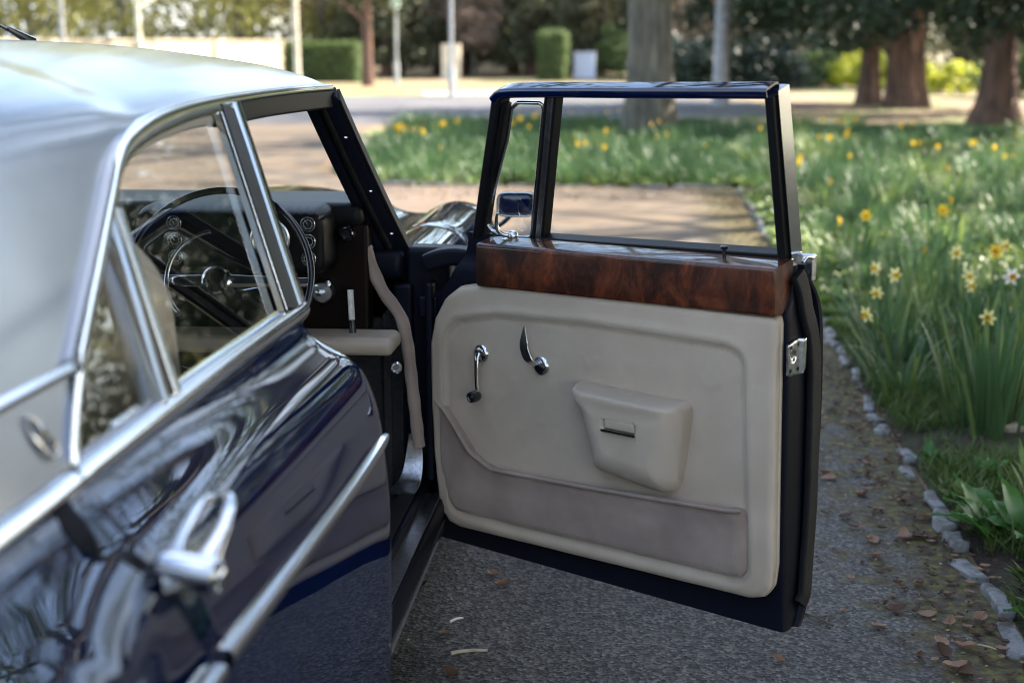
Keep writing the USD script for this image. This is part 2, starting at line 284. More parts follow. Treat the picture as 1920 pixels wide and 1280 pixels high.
soil = mat('verge_soil', {'g': ('geometry', {}), 'n': ('noise_texture', {'scale': 1.6, 'detail': 8.0, 'roughness': .65}), 'n2': ('noise_texture', {'scale': 60.0, 'detail': 6.0}),
    'r': ('rgb_ramp', {'ramp': [(0, (.028, .018, .011)), (.42, (.045, .03, .018)), (.52, (.045, .05, .016)), (.62, (.055, .08, .02)), (1, (.08, .11, .03))]}), 'b': ('bump', {'strength': .9, 'distance': .03}), 'p': ('principled_bsdf', {'roughness': .95})},
    [('g.position', 'n.vector'), ('g.position', 'n2.vector'), ('n.fac', 'r.fac'), ('r.color', 'p.base_color'), ('n2.fac', 'b.height'), ('b.normal', 'p.normal')], surface='p.BSDF')
litter = mat('leaf_litter_ground', {'g': ('geometry', {}), 'n': ('noise_texture', {'scale': .35, 'detail': 8.0, 'roughness': .65}), 'n2': ('noise_texture', {'scale': 14.0, 'detail': 6.0}),
    'r': ('rgb_ramp', {'ramp': [(0, (.16, .09, .055)), (.42, (.24, .15, .10)), (.55, (.16, .15, .06)), (.66, (.11, .16, .05)), (1, (.14, .20, .06))]}), 'b': ('bump', {'strength': .9, 'distance': .06}), 'p': ('principled_bsdf', {'roughness': .95})},
    [('g.position', 'n.vector'), ('g.position', 'n2.vector'), ('n.fac', 'r.fac'), ('r.color', 'p.base_color'), ('n2.fac', 'b.height'), ('b.normal', 'p.normal')], surface='p.BSDF')
lawn = mat('far_grass', {'g': ('geometry', {}), 'n': ('noise_texture', {'scale': .6, 'detail': 8.0}), 'r': ('rgb_ramp', {'ramp': [(0, (.07, .11, .03)), (.5, (.12, .17, .05)), (.65, (.2, .22, .09)), (1, (.22, .24, .1))]}), 'p': ('principled_bsdf', {'roughness': .95})},
    [('g.position', 'n.vector'), ('n.fac', 'r.fac'), ('r.color', 'p.base_color')], surface='p.BSDF')

# ================================================================= THE SETTING
def fan_poly(poly, z, n=None, amp=0.0, res=None, hf=None):
    poly = sg.Polygon(poly)
    if res is None:
        v, f = trimesh.creation.triangulate_polygon(poly, engine='earcut'); return T(np.c_[v, np.full(len(v), z)], f)
    return puff(poly, hf, res, skirt=-.05)
obj('ground', fan_poly([(-600, -300), (600, -300), (600, 900), (-600, 900)], -.012), litter, smooth=False, kind='structure')
drive_poly = [(-14, -14), (1.04, -14), (1.04, 16.85), (-3.3, 16.85), (-4.3, 19), (-5.6, 30.6), (-22, 30.6), (-22, 16)]
obj('driveway', fan_poly(drive_poly, 0.0), asphalt, smooth=False, kind='structure')
obj('road', fan_poly([(-90, 30.6), (-2, 30.6), (1.5, 32.0), (3.4, 36), (3.2, 45), (1.2, 50), (-2, 50.5), (-20, 46), (-90, 46)], .004), road_m, smooth=False, kind='structure')
obj('path', fan_poly([(-7.4, 50.2), (3, 56), (3, 58.8), (-8, 52.6)], .006), render_m, smooth=False, kind='structure')
obj('far_verge', fan_poly([(-60, 46.1), (-20, 46.1), (-9.2, 48.4), (-8.4, 52), (-30, 57), (-60, 57)], .008), lawn, smooth=False, kind='structure')
verge_poly = sg.Polygon([(1.06, -5), (16, -5), (16, 26), (4.5, 31.5), (2.4, 31.0), (-5.2, 30.2), (-4.1, 19), (-3.25, 17.0), (1.06, 17.0)])
def verge_h(P, d):
    p3 = np.c_[P * 1.1, np.zeros(len(P))]
    return -.01 + .05 * smooth01(d / .5) + .05 * (meshkit.fbm(p3, 4, 3) - .5) * smooth01(d / .3)
obj('verge_ground', puff(verge_poly, verge_h, .16, skirt=-.02), soil, smooth=True, kind='structure')
def verge_z(x, y): return .02 + 0.0 * x

def stone(L, w, h, seed):
    """A rough split granite block: L along x, top at z = h."""
    m = rbox((-L / 2, -w / 2, -.10), (L / 2, w / 2, h), .012); m = m.subdivide().subdivide() if L > .25 else m.subdivide()
    v = m.vertices; n = meshkit.fbm(v * 16 + seed * 7.3, 3, seed) - .5
    v = v + np.c_[n * .03, (meshkit.fbm(v * 11 + seed, 3, seed + 3) - .5) * .075, (meshkit.fbm(v * 15 + 5, 3, seed + 9) - .5) * .05]
    return T(v, m.faces)
def kerb(label, p0, p1, step):
    k = thing('kerb', label, 'kerb', (*p0, 0), kind=None)
    d = A(p1, float) - A(p0, float); L = np.linalg.norm(d); a = math.atan2(d[1], d[0]); s = 0; i = 0
    while s < L:
        l = R.uniform(*step); gap = R.uniform(.02, .09) if R.random() < .65 else R.uniform(.10, .24)
        m = stone(l, R.uniform(.035, .062), R.uniform(.008, .042), i + int(a * 100))
        rr = trimesh.transformations.rotation_matrix(a + R.uniform(-.10, .10), (0, 0, 1)); rt2 = trimesh.transformations.rotation_matrix(R.uniform(-.10, .10), (1, 0, 0))
        m.apply_transform(rt2); m.apply_transform(rr); c = A(p0) + d / L * (s + l / 2); m.apply_translation((c[0] + R.uniform(-.02, .02), c[1] + R.uniform(-.008, .008), 0))
        obj('stone', m, granite, k, smooth=30); s += l + gap; i += 1
    return k
kerb('low uneven granite kerb running along the right of the driveway beside the car', (1.02, 3.0), (1.09, 16.8), (.10, .27))
kerb('low granite kerb crossing beyond the open door in front of the daffodil bed', (1.0, 16.93), (-3.3, 16.93), (.35, .7))

# ================================================================= THE CAR
XC = -1.43                                                  # the car's centre line; forward is +y, its right side faces +x
car = thing('vintage_car', 'two tone navy and silver vintage saloon with its right front door open', 'car', (XC, 2.6, 0))
def mirror(m):
    m = m.copy(); m.vertices = m.vertices * [-1, 1, 1] + [2 * XC, 0, 0]; m.faces = m.faces[:, ::-1]; return m

# ---- body side: x as a function of height, at the front edge of the rear door (A) and at its rear (B)
PA = A([(.25, -.512), (.35, -.506), (.545, -.503), (.64, -.504), (.78, -.514), (.83, -.521), (.88, -.534), (.92, -.551), (.95, -.575), (.968, -.605), (.985, -.643), (1.005, -.668), (1.03, -.682)])
PB = A([(.25, -.522), (.35, -.514), (.545, -.508), (.64, -.508), (.78, -.515), (.83, -.520), (.88, -.528), (.93, -.542), (.965, -.560), (.985, -.585), (1.0, -.628), (1.015, -.665), (1.03, -.690)])
from scipy.interpolate import PchipInterpolator as Pch
from scipy.ndimage import gaussian_filter1d
def soft(P):
    z = np.linspace(.25, 1.03, 313); return Pch(z, gaussian_filter1d(Pch(*P.T)(z), 5.5, mode='nearest'))
fA, fB = soft(PA), soft(PB)
def side_x(y, z):
    t = smooth01((np.asarray(y) - 1.5) / 1.38); x = fA(np.minimum(z, 1.03)) * t + fB(np.minimum(z, 1.03)) * (1 - t)
    tail = np.clip(1.2 - np.asarray(y), 0, None); return x - .022 * tail ** 2
zs = np.r_[np.linspace(.25, .8, 14), np.linspace(.83, 1.03, 26)]
seam = Pch([.25, .45, .7, .824, .92, .985, 1.0, 1.03], [2.02, 1.92, 1.73, 1.655, 1.60, 1.575, 1.60, 1.668])
def door_edge_front(z): return 2.88 + 0 * z
P = A([[(side_x(y, z), y, z) for z in zs] for y in []]) if 0 else None
ys_t = np.linspace(0, 1, 40)
Pd = np.stack([np.stack([seam(z) + .009 + (2.88 - seam(z) - .009) * ys_t, np.full(40, z)], 1) for z in zs], 1)      # (40, nz, 2)
Pdoor = np.stack([side_x(Pd[..., 0], Pd[..., 1]), Pd[..., 0], Pd[..., 1]], -1)
edge_round = np.zeros(40); edge_round[-1] = -.008; edge_round[-2] = -.0015; edge_round[0] = -.006
Pdoor[..., 0] += edge_round[:, None]
rear_door = obj('rear_door', shell(Pdoor, (-.035, 0, 0)), navy, car, smooth=40)
# waist strip on the door
sp = spline([(0, 1.70, .812), (0, 2.1, .800), (0, 2.6, .790), (0, 2.862, .792)], 30); sp[:, 0] = side_x(sp[:, 1], sp[:, 2]) + .002
prof = [(-.004, -.0145), (.009, -.013), (.012, -.007), (.012, .003), (.007, .011), (-.004, .0135)]
obj('waist_strip', sweep(sp, prof, (1, 0, 0), scale=np.r_[np.ones(27), .95, .85, .6]), chrome, rear_door, smooth=50)
# belt moulding: a bulged chrome rail under the glass
def belt(y0, y1): return spline([(-.690, y0, 1.043), (-.690, (y0 + y1) / 2, 1.043), (-.688, y1, 1.040)], 24)
bprof = [(-.03, .020), (-.012, .022), (.004, .016), (.010, .004), (.007, -.008), (.001, -.016), (-.008, -.022), (-.03, -.022)]
bprof = [(a, -b) for a, b in bprof]
obj('belt_moulding', sweep(belt(1.690, 2.925), bprof, (1, 0, 0)), chrome, rear_door, smooth=50)
# rear wing (haunch) behind the seam, with its wheel arch
def arch(y, c, r): return np.where(abs(y - c) < r, .33 + np.sqrt(np.clip(r * r - (y - c) ** 2, 0, None)) * .95, .25)
def wing_x(y, z):
    y, z = np.asarray(y, float), np.asarray(z, float); k = smooth01((seam(np.clip(z, .25, 1.03)) - y) / .35)
    return side_x(y, z) + .002 + k * .040 * np.exp(-((z - .945) / .040) ** 2) + k * .012 * np.exp(-((z - .86) / .09) ** 2)
zt = np.linspace(0, 1, 56); yt = np.linspace(0, 1, 60)
Pw = np.zeros((60, 56, 3))
for j, t in enumerate(zt):
    for i, s in enumerate(yt):
        y = -1.15 + s * 2.9
        zb = float(arch(A(y), .98, .36)); z = zb + (1.03 - zb) * t ** .7
        y = -1.15 + (float(seam(np.clip(z, .25, 1.03))) - .006 + 1.15) * s
        zb = float(arch(A(y), .98, .36)); z = zb + (1.03 - zb) * t ** .7
        Pw[i, j] = (float(wing_x(y, z)), y, z)
rw = shell(Pw, (-.03, 0, 0)); rear_wing = obj('rear_wing', rw, navy, car, smooth=40)
obj('belt_moulding', sweep(belt(-.2, 1.682), bprof, (1, 0, 0)), chrome, rear_wing, smooth=50)
sp2 = spline([(0, .2, .83), (0, 1.0, .825), (0, 1.655, .813)], 30); sp2[:, 0] = [float(wing_x(y, z)) + .006 for y, z in sp2[:, 1:]]
obj('waist_strip', sweep(sp2, prof, (1, 0, 0)), chrome, rear_wing, smooth=50)
jam = A([(side_x(seam(z) - .0, z) - .030, seam(z), z) for z in zs]); obj('door_gap_seal', sweep(jam, rrect(.03, .06, .005), (1, 0, 0)), rubber, rear_wing, smooth=40)
for (y, z) in ((1.36, 1.025),):
    pass
# ---- roof: sections from the gutter to the crown
rail_pts = A([(-.740, .2, 1.10), (-.740, .9, 1.16), (-.738, 1.30, 1.167), (-.738, 1.59, 1.166), (-.737, 1.804, 1.164), (-.754, 1.888, 1.21), (-.779, 2.014, 1.279), (-.802, 2.128, 1.343), (-.819, 2.217, 1.392),
              (-.831, 2.312, 1.423), (-.84, 2.488, 1.448), (-.846, 2.725, 1.462), (-.845, 2.98, 1.468), (-.833, 3.4, 1.471), (-.815, 3.6, 1.471), (-.800, 3.735, 1.470)])
rail = spline(rail_pts, 90)
zc = Pch([-.2, .2, .8, 1.5, 2.2, 2.8, 3.3, 3.75], [1.0, 1.12, 1.45, 1.555, 1.588, 1.590, 1.583, 1.556])
secs = []
for (x, y, z) in rail:
    crown = float(zc(y)); sz = min(max(z, 1.445), crown - .06)
    S = A([-.70 - .36 * (sz - 1.06), sz]) if sz > z else A([x, z])
    lower = np.linspace(0, 1, 8)[:, None] * (S - A([x, z])) + A([x, z])
    kb = smooth01((z - 1.41) / .055); p1 = S + A([-.36, 1.0]) * .062 * (1 - kb) + A([-.05, .035]) * kb; p1[1] = min(p1[1], crown); p2 = A([-1.10, crown + .002]); p3 = A([XC, crown])
    t = np.linspace(0, 1, 24)[1:, None]
    bez = (1 - t) ** 3 * S + 3 * t * (1 - t) ** 2 * p1 + 3 * t * t * (1 - t) * p2 + t ** 3 * p3
    q = resample(np.vstack([lower, bez]), 40)
    k = (q[:, 0] - x) / (XC - x); bow = .19 * smooth01((y - 2.4) / 1.35) * (1 - (1 - k) ** 2)
    secs.append(np.c_[q[:, 0], y + bow, q[:, 1]])
secs = A(secs)
full = np.concatenate([secs, (secs * [-1, 1, 1] + [2 * XC, 0, 0])[:, ::-1][:, 1:]], 1)
roof = obj('roof', shell(full, (0, 0, -.022)), silver, car, smooth=50)
# underside lining is the shell's own inner face; the chrome gutter follows the rail
gut = spline(rail_pts[4:], 110); gut[:, 0] += .004
gw = np.interp(np.linspace(0, 1, 110), [0, .35, .55, 1], [1.05, 1.0, .75, .62])
gutter = obj('gutter_trim', sweep(gut, [(-.010, -.014), (.004, -.015), (.011, -.006), (.011, .006), (.004, .014), (-.010, .014)], (1, 0, .1), scale=gw), chrome, roof, smooth=50)
# lower rear pillar band with its two strips and the badge
Pp = A([[(-.70 - .36 * (z - 1.06) + .0, y, z) for z in np.linspace(1.035, 1.164, 6)] for y in np.linspace(.2, 1.0, 12)])
Pp = A([[(-.70 - .36 * (z - 1.06), .2 + ((1.672 + (z - 1.035) * 1.0) - .2) * s, z) for z in np.linspace(1.040, 1.166, 6)] for s in np.linspace(0, 1, 14)])
band = obj('rear_pillar_panel', shell(Pp, (-.012, 0, 0)), silver, car, smooth=40)
cs = spline([(-.736, .2, 1.105), (-.735, 1.0, 1.160), (-.734, 1.45, 1.167), (-.733, 1.80, 1.163)], 30)
obj('pillar_strip', sweep(cs, [(-.006, -.009), (.006, -.008), (.010, 0), (.006, .008), (-.006, .009)], (1, 0, .36)), chrome, band, smooth=50)
def bpt(dy, dz): z = 1.112 + dz; return (-.70 - .36 * (z - 1.06) + .004, 1.652 + dy, z)
bm = [tube(spline([bpt(-.020, .028), bpt(-.012, .026), bpt(.006, .006), bpt(.020, -.014), bpt(.022, -.026)], 14), np.r_[np.linspace(.0015, .0045, 7), np.linspace(.0045, .002, 7)]),
      tube(spline([bpt(-.020, .028), bpt(-.024, .010), bpt(-.014, -.012), bpt(-.002, -.024), bpt(.010, -.028), bpt(.020, -.026)], 14), np.r_[np.linspace(.0015, .004, 7), np.linspace(.004, .002, 7)]),
      rbox(A(bpt(-.008, -.008)) - [.004, .006, .012], A(bpt(-.002, .006)) + [.005, .006, .010], .003)]
obj('badge', cat_(bm), chrome_worn, band, smooth=40, label='small dark chrome winged badge on the silver rear pillar')

# ---- rear door window: frame, bars, panes (in the side glass plane)
def Q(y, z, off=0.0): return A([-.70 - .36 * (z - 1.06) + off, y, z])
QN = A([1, 0, .36]) / math.hypot(1, .36)
fr_path = spline([Q(1.700, 1.062), Q(1.742, 1.10), Q(1.822, 1.156), Q(1.905, 1.205), Q(2.035, 1.275), Q(2.150, 1.340), Q(2.235, 1.387), Q(2.335, 1.414), Q(2.5, 1.434), Q(2.73, 1.448), Q(2.96, 1.452)], 80)
wf = obj('window_frame', sweep(fr_path, [(-.014, -.012), (.006, -.012), (.009, 0), (.006, .010), (-.014, .012)], QN), chrome, rear_door, smooth=50)
inner = fr_path.copy(); inner[:, 1] += np.linspace(.022, .004, 80); inner[:, 2] -= np.linspace(.0, .022, 80); inner[:, 0] -= .012
obj('frame_seal', sweep(inner[2:], rrect(.02, .02, .005), QN), headlining, wf, smooth=40)
def bar(p0, p1, prof, m, name, parent, n=QN, **k): return obj(name, sweep(np.linspace(p0, p1, 6), prof, n), m, parent, smooth=45, **k)
cprof = lambda w, d=.012: [(-d, -w), (d * .5, -w), (d, -w * .5), (d, w * .5), (d * .5, w), (-d, w)]
bar(Q(2.900, 1.058, .006), Q(2.982, 1.458, .006), cprof(.012), chrome, 'frame_bar', wf)
bar(Q(2.878, 1.058, .005), Q(2.960, 1.455, .005), cprof(.006), chrome, 'frame_bar', wf)
bar(Q(2.836, 1.058, .000), Q(2.916, 1.452, .000), rrect(.02, .078, .004), black, 'frame_channel', wf)
bar(Q(2.784, 1.064, .003), Q(2.858, 1.444, .003), cprof(.009, .008), chrome, 'frame_bar', wf)
bar(Q(2.092, 1.060, .003), Q(2.148, 1.330, .003), cprof(.009), chrome, 'division_bar', wf)
bar(Q(2.068, 1.060, -.004), Q(2.132, 1.325, -.004), rrect(.02, .03, .004), black, 'division_channel', wf)
bar(Q(2.040, 1.060, .002), Q(2.112, 1.318, .002), cprof(.008), chrome, 'division_bar', wf)
def pane(poly2, n):   # polygon of (y, z) in the glass plane
    v, f = trimesh.creation.triangulate_polygon(sg.Polygon(poly2), engine='earcut')
    return T(A([Q(y, z, n) for y, z in v]), f)
arc2 = [(p[1], p[2]) for p in fr_path]
q_poly = [p for p in arc2 if p[0] < 2.13] + [(2.12, 1.33), (2.055, 1.058)]
w_poly = [(2.08, 1.058), (2.14, 1.335)] + [p for p in arc2 if 2.14 < p[0] < 2.86] + [(2.868, 1.45), (2.79, 1.058)]
obj('window_pane', pane(q_poly, -.010), glass, rear_door, smooth=False)
obj('window_pane', pane(w_poly, -.010), glass, rear_door, smooth=False)
# inside of the rear door
obj('door_lining', rbox((-.76, 1.72, .35), (-.715, 2.86, 1.03), .012), leather, rear_door)
# door handle: lever with push button on its escutcheon
hb = spline([(-.540, 1.760, 1.006), (-.522, 1.752, 1.014), (-.506, 1.715, 1.012), (-.500, 1.655, .998), (-.504, 1.602, .978)], 24)
hm = [sweep(hb, circ(1.0, 12, .62), (1, 0, 0), scale=np.interp(np.linspace(0, 1, 24), [0, .15, .55, .8, 1], [.007, .0078, .0085, .0115, .016])),
      tube(spline([(-.540, 1.60, .988), (-.548, 1.68, .998), (-.550, 1.735, 1.005), (-.540, 1.760, 1.006)], 12), np.linspace(.010, .0072, 12)),
      facing(lathe([(0, -.06), (.018, -.06), (.0215, -.04), (.0225, -.008), (.0215, .008), (.0165, .013), (.0150, .011), (.0120, .011), (.0115, .016), (.009, .018), (0, .018)], 28), (-.494, 1.585, .968), (.86, -.10, -.10))]
hm += [facing(lathe([(.032, -.02), (.032, 0), (.027, .004), (0, .005)], 24), (-.526, 1.60, .958), (1, 0, .1))]
handle = obj('door_handle', cat_(hm), chrome, rear_door, smooth=40)
# ---- sill, floor, tread
sill_pr = [(-.545, .25), (-.545, .30), (-.552, .318), (-.60, .322), (-.603, .352), (-.66, .357), (-.665, .25)]
def extr_y(pr, y0, y1): 
    p = A([(x, 0, z) for x, z in pr]); return cat_([shell_prof(p, y0, y1)])
def shell_prof(p, y0, y1):
    a = p + [0, y0, 0]; b = p + [0, y1, 0]; m = grid(np.stack([a, b]), cv=True)
    v, f = trimesh.creation.triangulate_polygon(sg.Polygon(p[:, [0, 2]]), engine='earcut')
    return cat_([m, T(np.c_[v[:, 0], np.full(len(v), y0), v[:, 1]], f), T(np.c_[v[:, 0], np.full(len(v), y1), v[:, 1]], f[:, ::-1])])
sill = obj('sill', extr_y(sill_pr, 1.9, 4.06), navy_in, car, smooth=25)
obj('tread_strip', box((-.600, 2.5, .3235), (-.557, 3.98, .3275)), chrome_worn, sill, smooth=False)
obj('tread_strip', box((-.655, 2.5, .3585), (-.612, 3.98, .3615)), rubber, sill, smooth=False)
obj('sill_edge_trim', box((-.545, 2.5, .245), (-.539, 4.0, .262)), chrome_worn, sill, smooth=False)
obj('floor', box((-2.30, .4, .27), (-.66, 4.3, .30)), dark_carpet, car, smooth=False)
# ---- front opening: roof rail inner, pillar, hinge post, scuttle
obj('opening_rail', sweep(spline([(-.862, 2.93, 1.440), (-.852, 3.3, 1.446), (-.830, 3.6, 1.446), (-.812, 3.74, 1.446)], 20), rrect(.055, .042, .006), (0, 0, 1)), navy_in, car, smooth=40)
pa = spline([(-.815, 3.745, 1.452), (-.775, 3.86, 1.30), (-.730, 3.985, 1.14), (-.690, 4.085, 1.01), (-.672, 4.12, .955)], 24)
pillar = obj('front_pillar', cat_([sweep(pa, rrect(.062, .045, .008), (1, .25, 0)), sweep(pa + [-.042, -.004, 0], rrect(.030, .065, .008), (1, .25, 0))]), navy_in, car, smooth=40)
obj('pillar_seal', sweep(pa + [-.012, -.034, 0], rrect(.014, .018, .005), (1, .25, 0)), rubber, pillar, smooth=40)
obj('pillar_flange', sweep(pa + [.033, .012, 0], rrect(.010, .05, .003), (1, .25, 0)), black, pillar, smooth=40)
for t_ in (.25, .55, .82):
    c = pa[int(t_ * 23)] + [.012, -.022, 0]; obj('screw', facing(lathe([(.006, 0), (.005, .002), (0, .0025)], 10), c, (.35, -1, .2)), chrome_worn, pillar)
post = obj('hinge_post', cat_([rbox((-.665, 4.06, .27), (-.535, 4.16, 1.02), .018), rbox((-.70, 4.04, .32), (-.640, 4.12, .92), .015), rbox((-.60, 3.985, .36), (-.575, 4.07, .93), .01),
    sweep(spline([(-.60, 4.05, .98), (-.52, 4.05, 1.0), (-.45, 4.04, .985)], 10), rrect(.09, .05, .012), (0, 1, 0))]), navy_in, car, smooth=35)
for z in (.46, .86):
    obj('hinge', cat_([rbox((-.62, 4.0, z - .03), (-.565, 4.07, z + .03), .008), place(lathe([(0, -.04), (.011, -.04), (.011, .04), (0, .04)], 12), (-.572, 4.03, z), A([1, 0, 0.]), A([0, 1., 0]), A([0, 0, 1.]))]), navy_in, post, smooth=35)
obj('hinge_post_foot', sweep(spline([(-.632, 3.985, .50), (-.632, 3.97, .43), (-.640, 3.92, .372), (-.655, 3.86, .362)], 14), rrect(.05, .006, .002), (1, 0, 0), scale=np.linspace(.7, 1.6, 14)), chrome_worn, post, smooth=40)
wl = spline([(-.757, 3.952, 1.035), (-.735, 3.955, .965), (-.707, 3.955, .905), (-.682, 3.955, .872), (-.660, 3.955, .835), (-.644, 3.955, .76), (-.636, 3.955, .68), (-.625, 3.96, .56), (-.617, 3.965, .468)], 40)
obj('windlace', tube(wl, .0175 + .001 * np.sin(np.arange(40) * 1.3), 12, N=(0, 1, 0)), carpet, car, smooth=50, label='beige cloth draught piping round the front door opening')
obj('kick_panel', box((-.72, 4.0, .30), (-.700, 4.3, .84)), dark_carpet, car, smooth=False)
# front wing and bonnet
yw = np.linspace(4.10, 6.25, 50)
def wing_sec(y):
    k = np.clip((y - 4.1) / 2.15, 0, 1); drop = .03 * k + .28 * np.clip((y - 5.7) / .55, 0, 1) ** 2; inn = .05 * k + .30 * np.clip((y - 5.7) / .55, 0, 1) ** 2.5
    zb = float(arch(A(y), 5.22, .38)); top = A([(-.52, .80), (-.53, .88), (-.56, .945), (-.62, .992), (-.69, 1.005), (-.76, .985), (-.83, .955), (-.90, .955), (-1.0, .985)])
    pts = np.vstack([[(-.515, zb)], [(-.512, zb + (.80 - zb) * .5)], top]); pts = resample(spline(pts, 30), 34)
    return np.c_[pts[:, 0] - inn * (pts[:, 0] > -.8), np.full(34, y), pts[:, 1] - drop]
Pf = A([wing_sec(y) for y in yw])
front_wing = obj('front_wing', shell(Pf, (-.006, 0, -.012)), navy, car, smooth=45)
yb = np.linspace(4.18, 6.2, 30); xb = np.linspace(-1.01, XC, 16)
Pb = A([[(x, y + .10 * (1 - ((x - XC) / .43) ** 2) * (1 - (y - 4.18) / 2), .985 - .02 * (y - 4.18) - .2 * max(0, (y - 5.8) / .4) ** 2 + .075 * (1 - ((x - XC) / .43) ** 2)) for x in xb] for y in yb])
Pb = np.concatenate([Pb, (Pb * [-1, 1, 1] + [2 * XC, 0, 0])[:, ::-1][:, 1:]], 1)
obj('bonnet', shell(Pb, (0, 0, -.012)), navy, car, smooth=45)
obj('scuttle', rbox((-2.2, 4.02, .93), (-.66, 4.26, 1.02), .03), navy_in, car)
# wing mirror on its stalk
mir = obj('wing_mirror', cat_([rbox((-.472, 4.77, 1.028), (-.352, 4.83, 1.108), .022, 2), tube(spline([(-.42, 4.81, 1.06), (-.45, 4.85, 1.01), (-.53, 4.88, .965)], 10), .008)]), navy, car, smooth=50)
obj('mirror_glass', place(puff(sg.box(-.455, 1.046, -.369, 1.090).buffer(.012), lambda p, d: .0015 + 0 * d, .02), (0, 4.7715, 0), A([1., 0, 0]), A([0, .12, .9928]), A([0, -1., 0])), chrome, mir, smooth=False)
obj('mirror_rim', sweep(A([( -.412 + .062 * math.copysign(abs(math.cos(a)) ** .45, math.cos(a)), 4.772, 1.068 + .0385 * math.copysign(abs(math.sin(a)) ** .45, math.sin(a))) for a in np.linspace(0, 2 * math.pi, 48)[:-1]]), rrect(.01, .006, .002), (0, 1, 0), closed=True), chrome, mir, smooth=40)
# windscreen
hd = secs[-1]                                              # header edge from gutter to crown
base = np.stack([np.linspace(-.70, XC, len(hd)), 4.15 + .16 * (1 - (1 - np.linspace(0, 1, len(hd))) ** 2), np.full(len(hd), 1.0)], 1)
Pws = np.stack([hd + [0, .005, -.012] + (base - hd) * t for t in np.linspace(0, 1, 8)])
Pws = np.concatenate([Pws, (Pws * [-1, 1, 1] + [2 * XC, 0, 0])[:, ::-1][:, 1:]], 1)
obj('windscreen', grid(Pws), glass, car, smooth=True)
obj('header_rail', sweep(np.concatenate([hd, (hd * [-1, 1, 1] + [2 * XC, 0, 0])[::-1][1:]]) + [0, .0, -.024], rrect(.026, .04, .006), (0, 0, 1)), navy_in, car, smooth=40)
# left side, boot, rear window, underside: the rest of the car, seen from a step aside
left = obj('left_body_side', cat_([mirror(shell(Pdoor, (-.035, 0, 0))), mirror(rw), mirror(shell(Pf, (-.006, 0, -.012))), mirror(shell_prof(A([(-.51, 0, .25), (-.506, 0, .6), (-.53, 0, .88), (-.60, 0, .968), (-.68, 0, 1.03), (-.72, 0, 1.03), (-.72, 0, .25)]), 2.885, 4.12))]), navy, car, smooth=40)
obj('left_window_frames', mirror(cat_([sweep(fr_path, cprof(.012), QN), sweep(np.linspace(Q(2.90, 1.04), Q(2.98, 1.455), 4), rrect(.03, .07, .005), QN), sweep(pa, rrect(.06, .06, .008), (1, .25, 0)), sweep(spline([(-.86, 2.93, 1.44), (-.812, 3.74, 1.446)], 6), rrect(.055, .042, .006), (0, 0, 1))])), chrome, left, smooth=40)
obj('left_pane', mirror(cat_([pane(q_poly, -.01), pane(w_poly, -.01), pane([(2.95, 1.05), (3.0, 1.44), (3.7, 1.44), (4.05, 1.05)], -.01)])), glass, left, smooth=False)
obj('left_pillar_panel', mirror(shell(Pp, (-.012, 0, 0))), silver, left, smooth=40)
obj('gutter_trim', mirror(sweep(gut, rrect(.02, .024, .005), (1, 0, .1))), chrome, left, smooth=40)
Pbt = A([[(x, y, 1.035 + .06 * (1 - ((x - XC) / .75) ** 2) - .25 * (max(0, .2 - y) / 1.35) ** 1.8) for x in np.linspace(-.69, -2.17, 24)] for y in np.linspace(-1.15, .25, 20)])
obj('boot_lid', shell(Pbt, (0, 0, -.015)), navy, car, smooth=45)
obj('tail_panel', rbox((-2.30, -1.20, .30), (-.56, -1.12, .84), .03), navy, car)
for nm, cx in (('front_wheel', 5.22), ('rear_wheel', .98)):
    for xw in (-.66, 2 * XC + .66):
        ty = lathe([(.19, -.09), (.31, -.095), (.345, -.07), (.35, 0), (.345, .07), (.31, .095), (.19, .09)], 40); hub = lathe([(0, .10), (.05, .098), (.12, .075), (.19, .08), (.20, .06), (0, .05)], 32)
        sx = 1 if xw > XC else -1
        w_ = obj(nm, place(ty, (xw, cx, .345), A([0, 1., 0]), A([0, 0, 1.]), A([sx, 0, 0.])), rubber, car, smooth=40)
        obj('hubcap', place(hub, (xw, cx, .345), A([0, 1., 0]), A([0, 0, 1.]), A([sx, 0, 0.])), chrome, w_, smooth=40)
for lo, hi in (((-2.25, -.9, .24), (-.62, .62, .8)), ((-2.2, 4.3, .26), (-.72, 4.8, .9)), ((-1.95, 4.802, .26), (-.92, 6.0, .85))): obj('chassis', box(lo, hi), black, car, smooth=False)
obj('aerial', cat_([tube(A([(-1.40, 3.30, 1.585), (-1.55, 2.9, 1.75)]), .004, 8), tube(A([(-1.395, 3.31, 1.583), (-1.42, 3.24, 1.612)]), [.012, .006], 10)]), black_gloss, car, label='thin roof aerial leaning back from the silver roof')

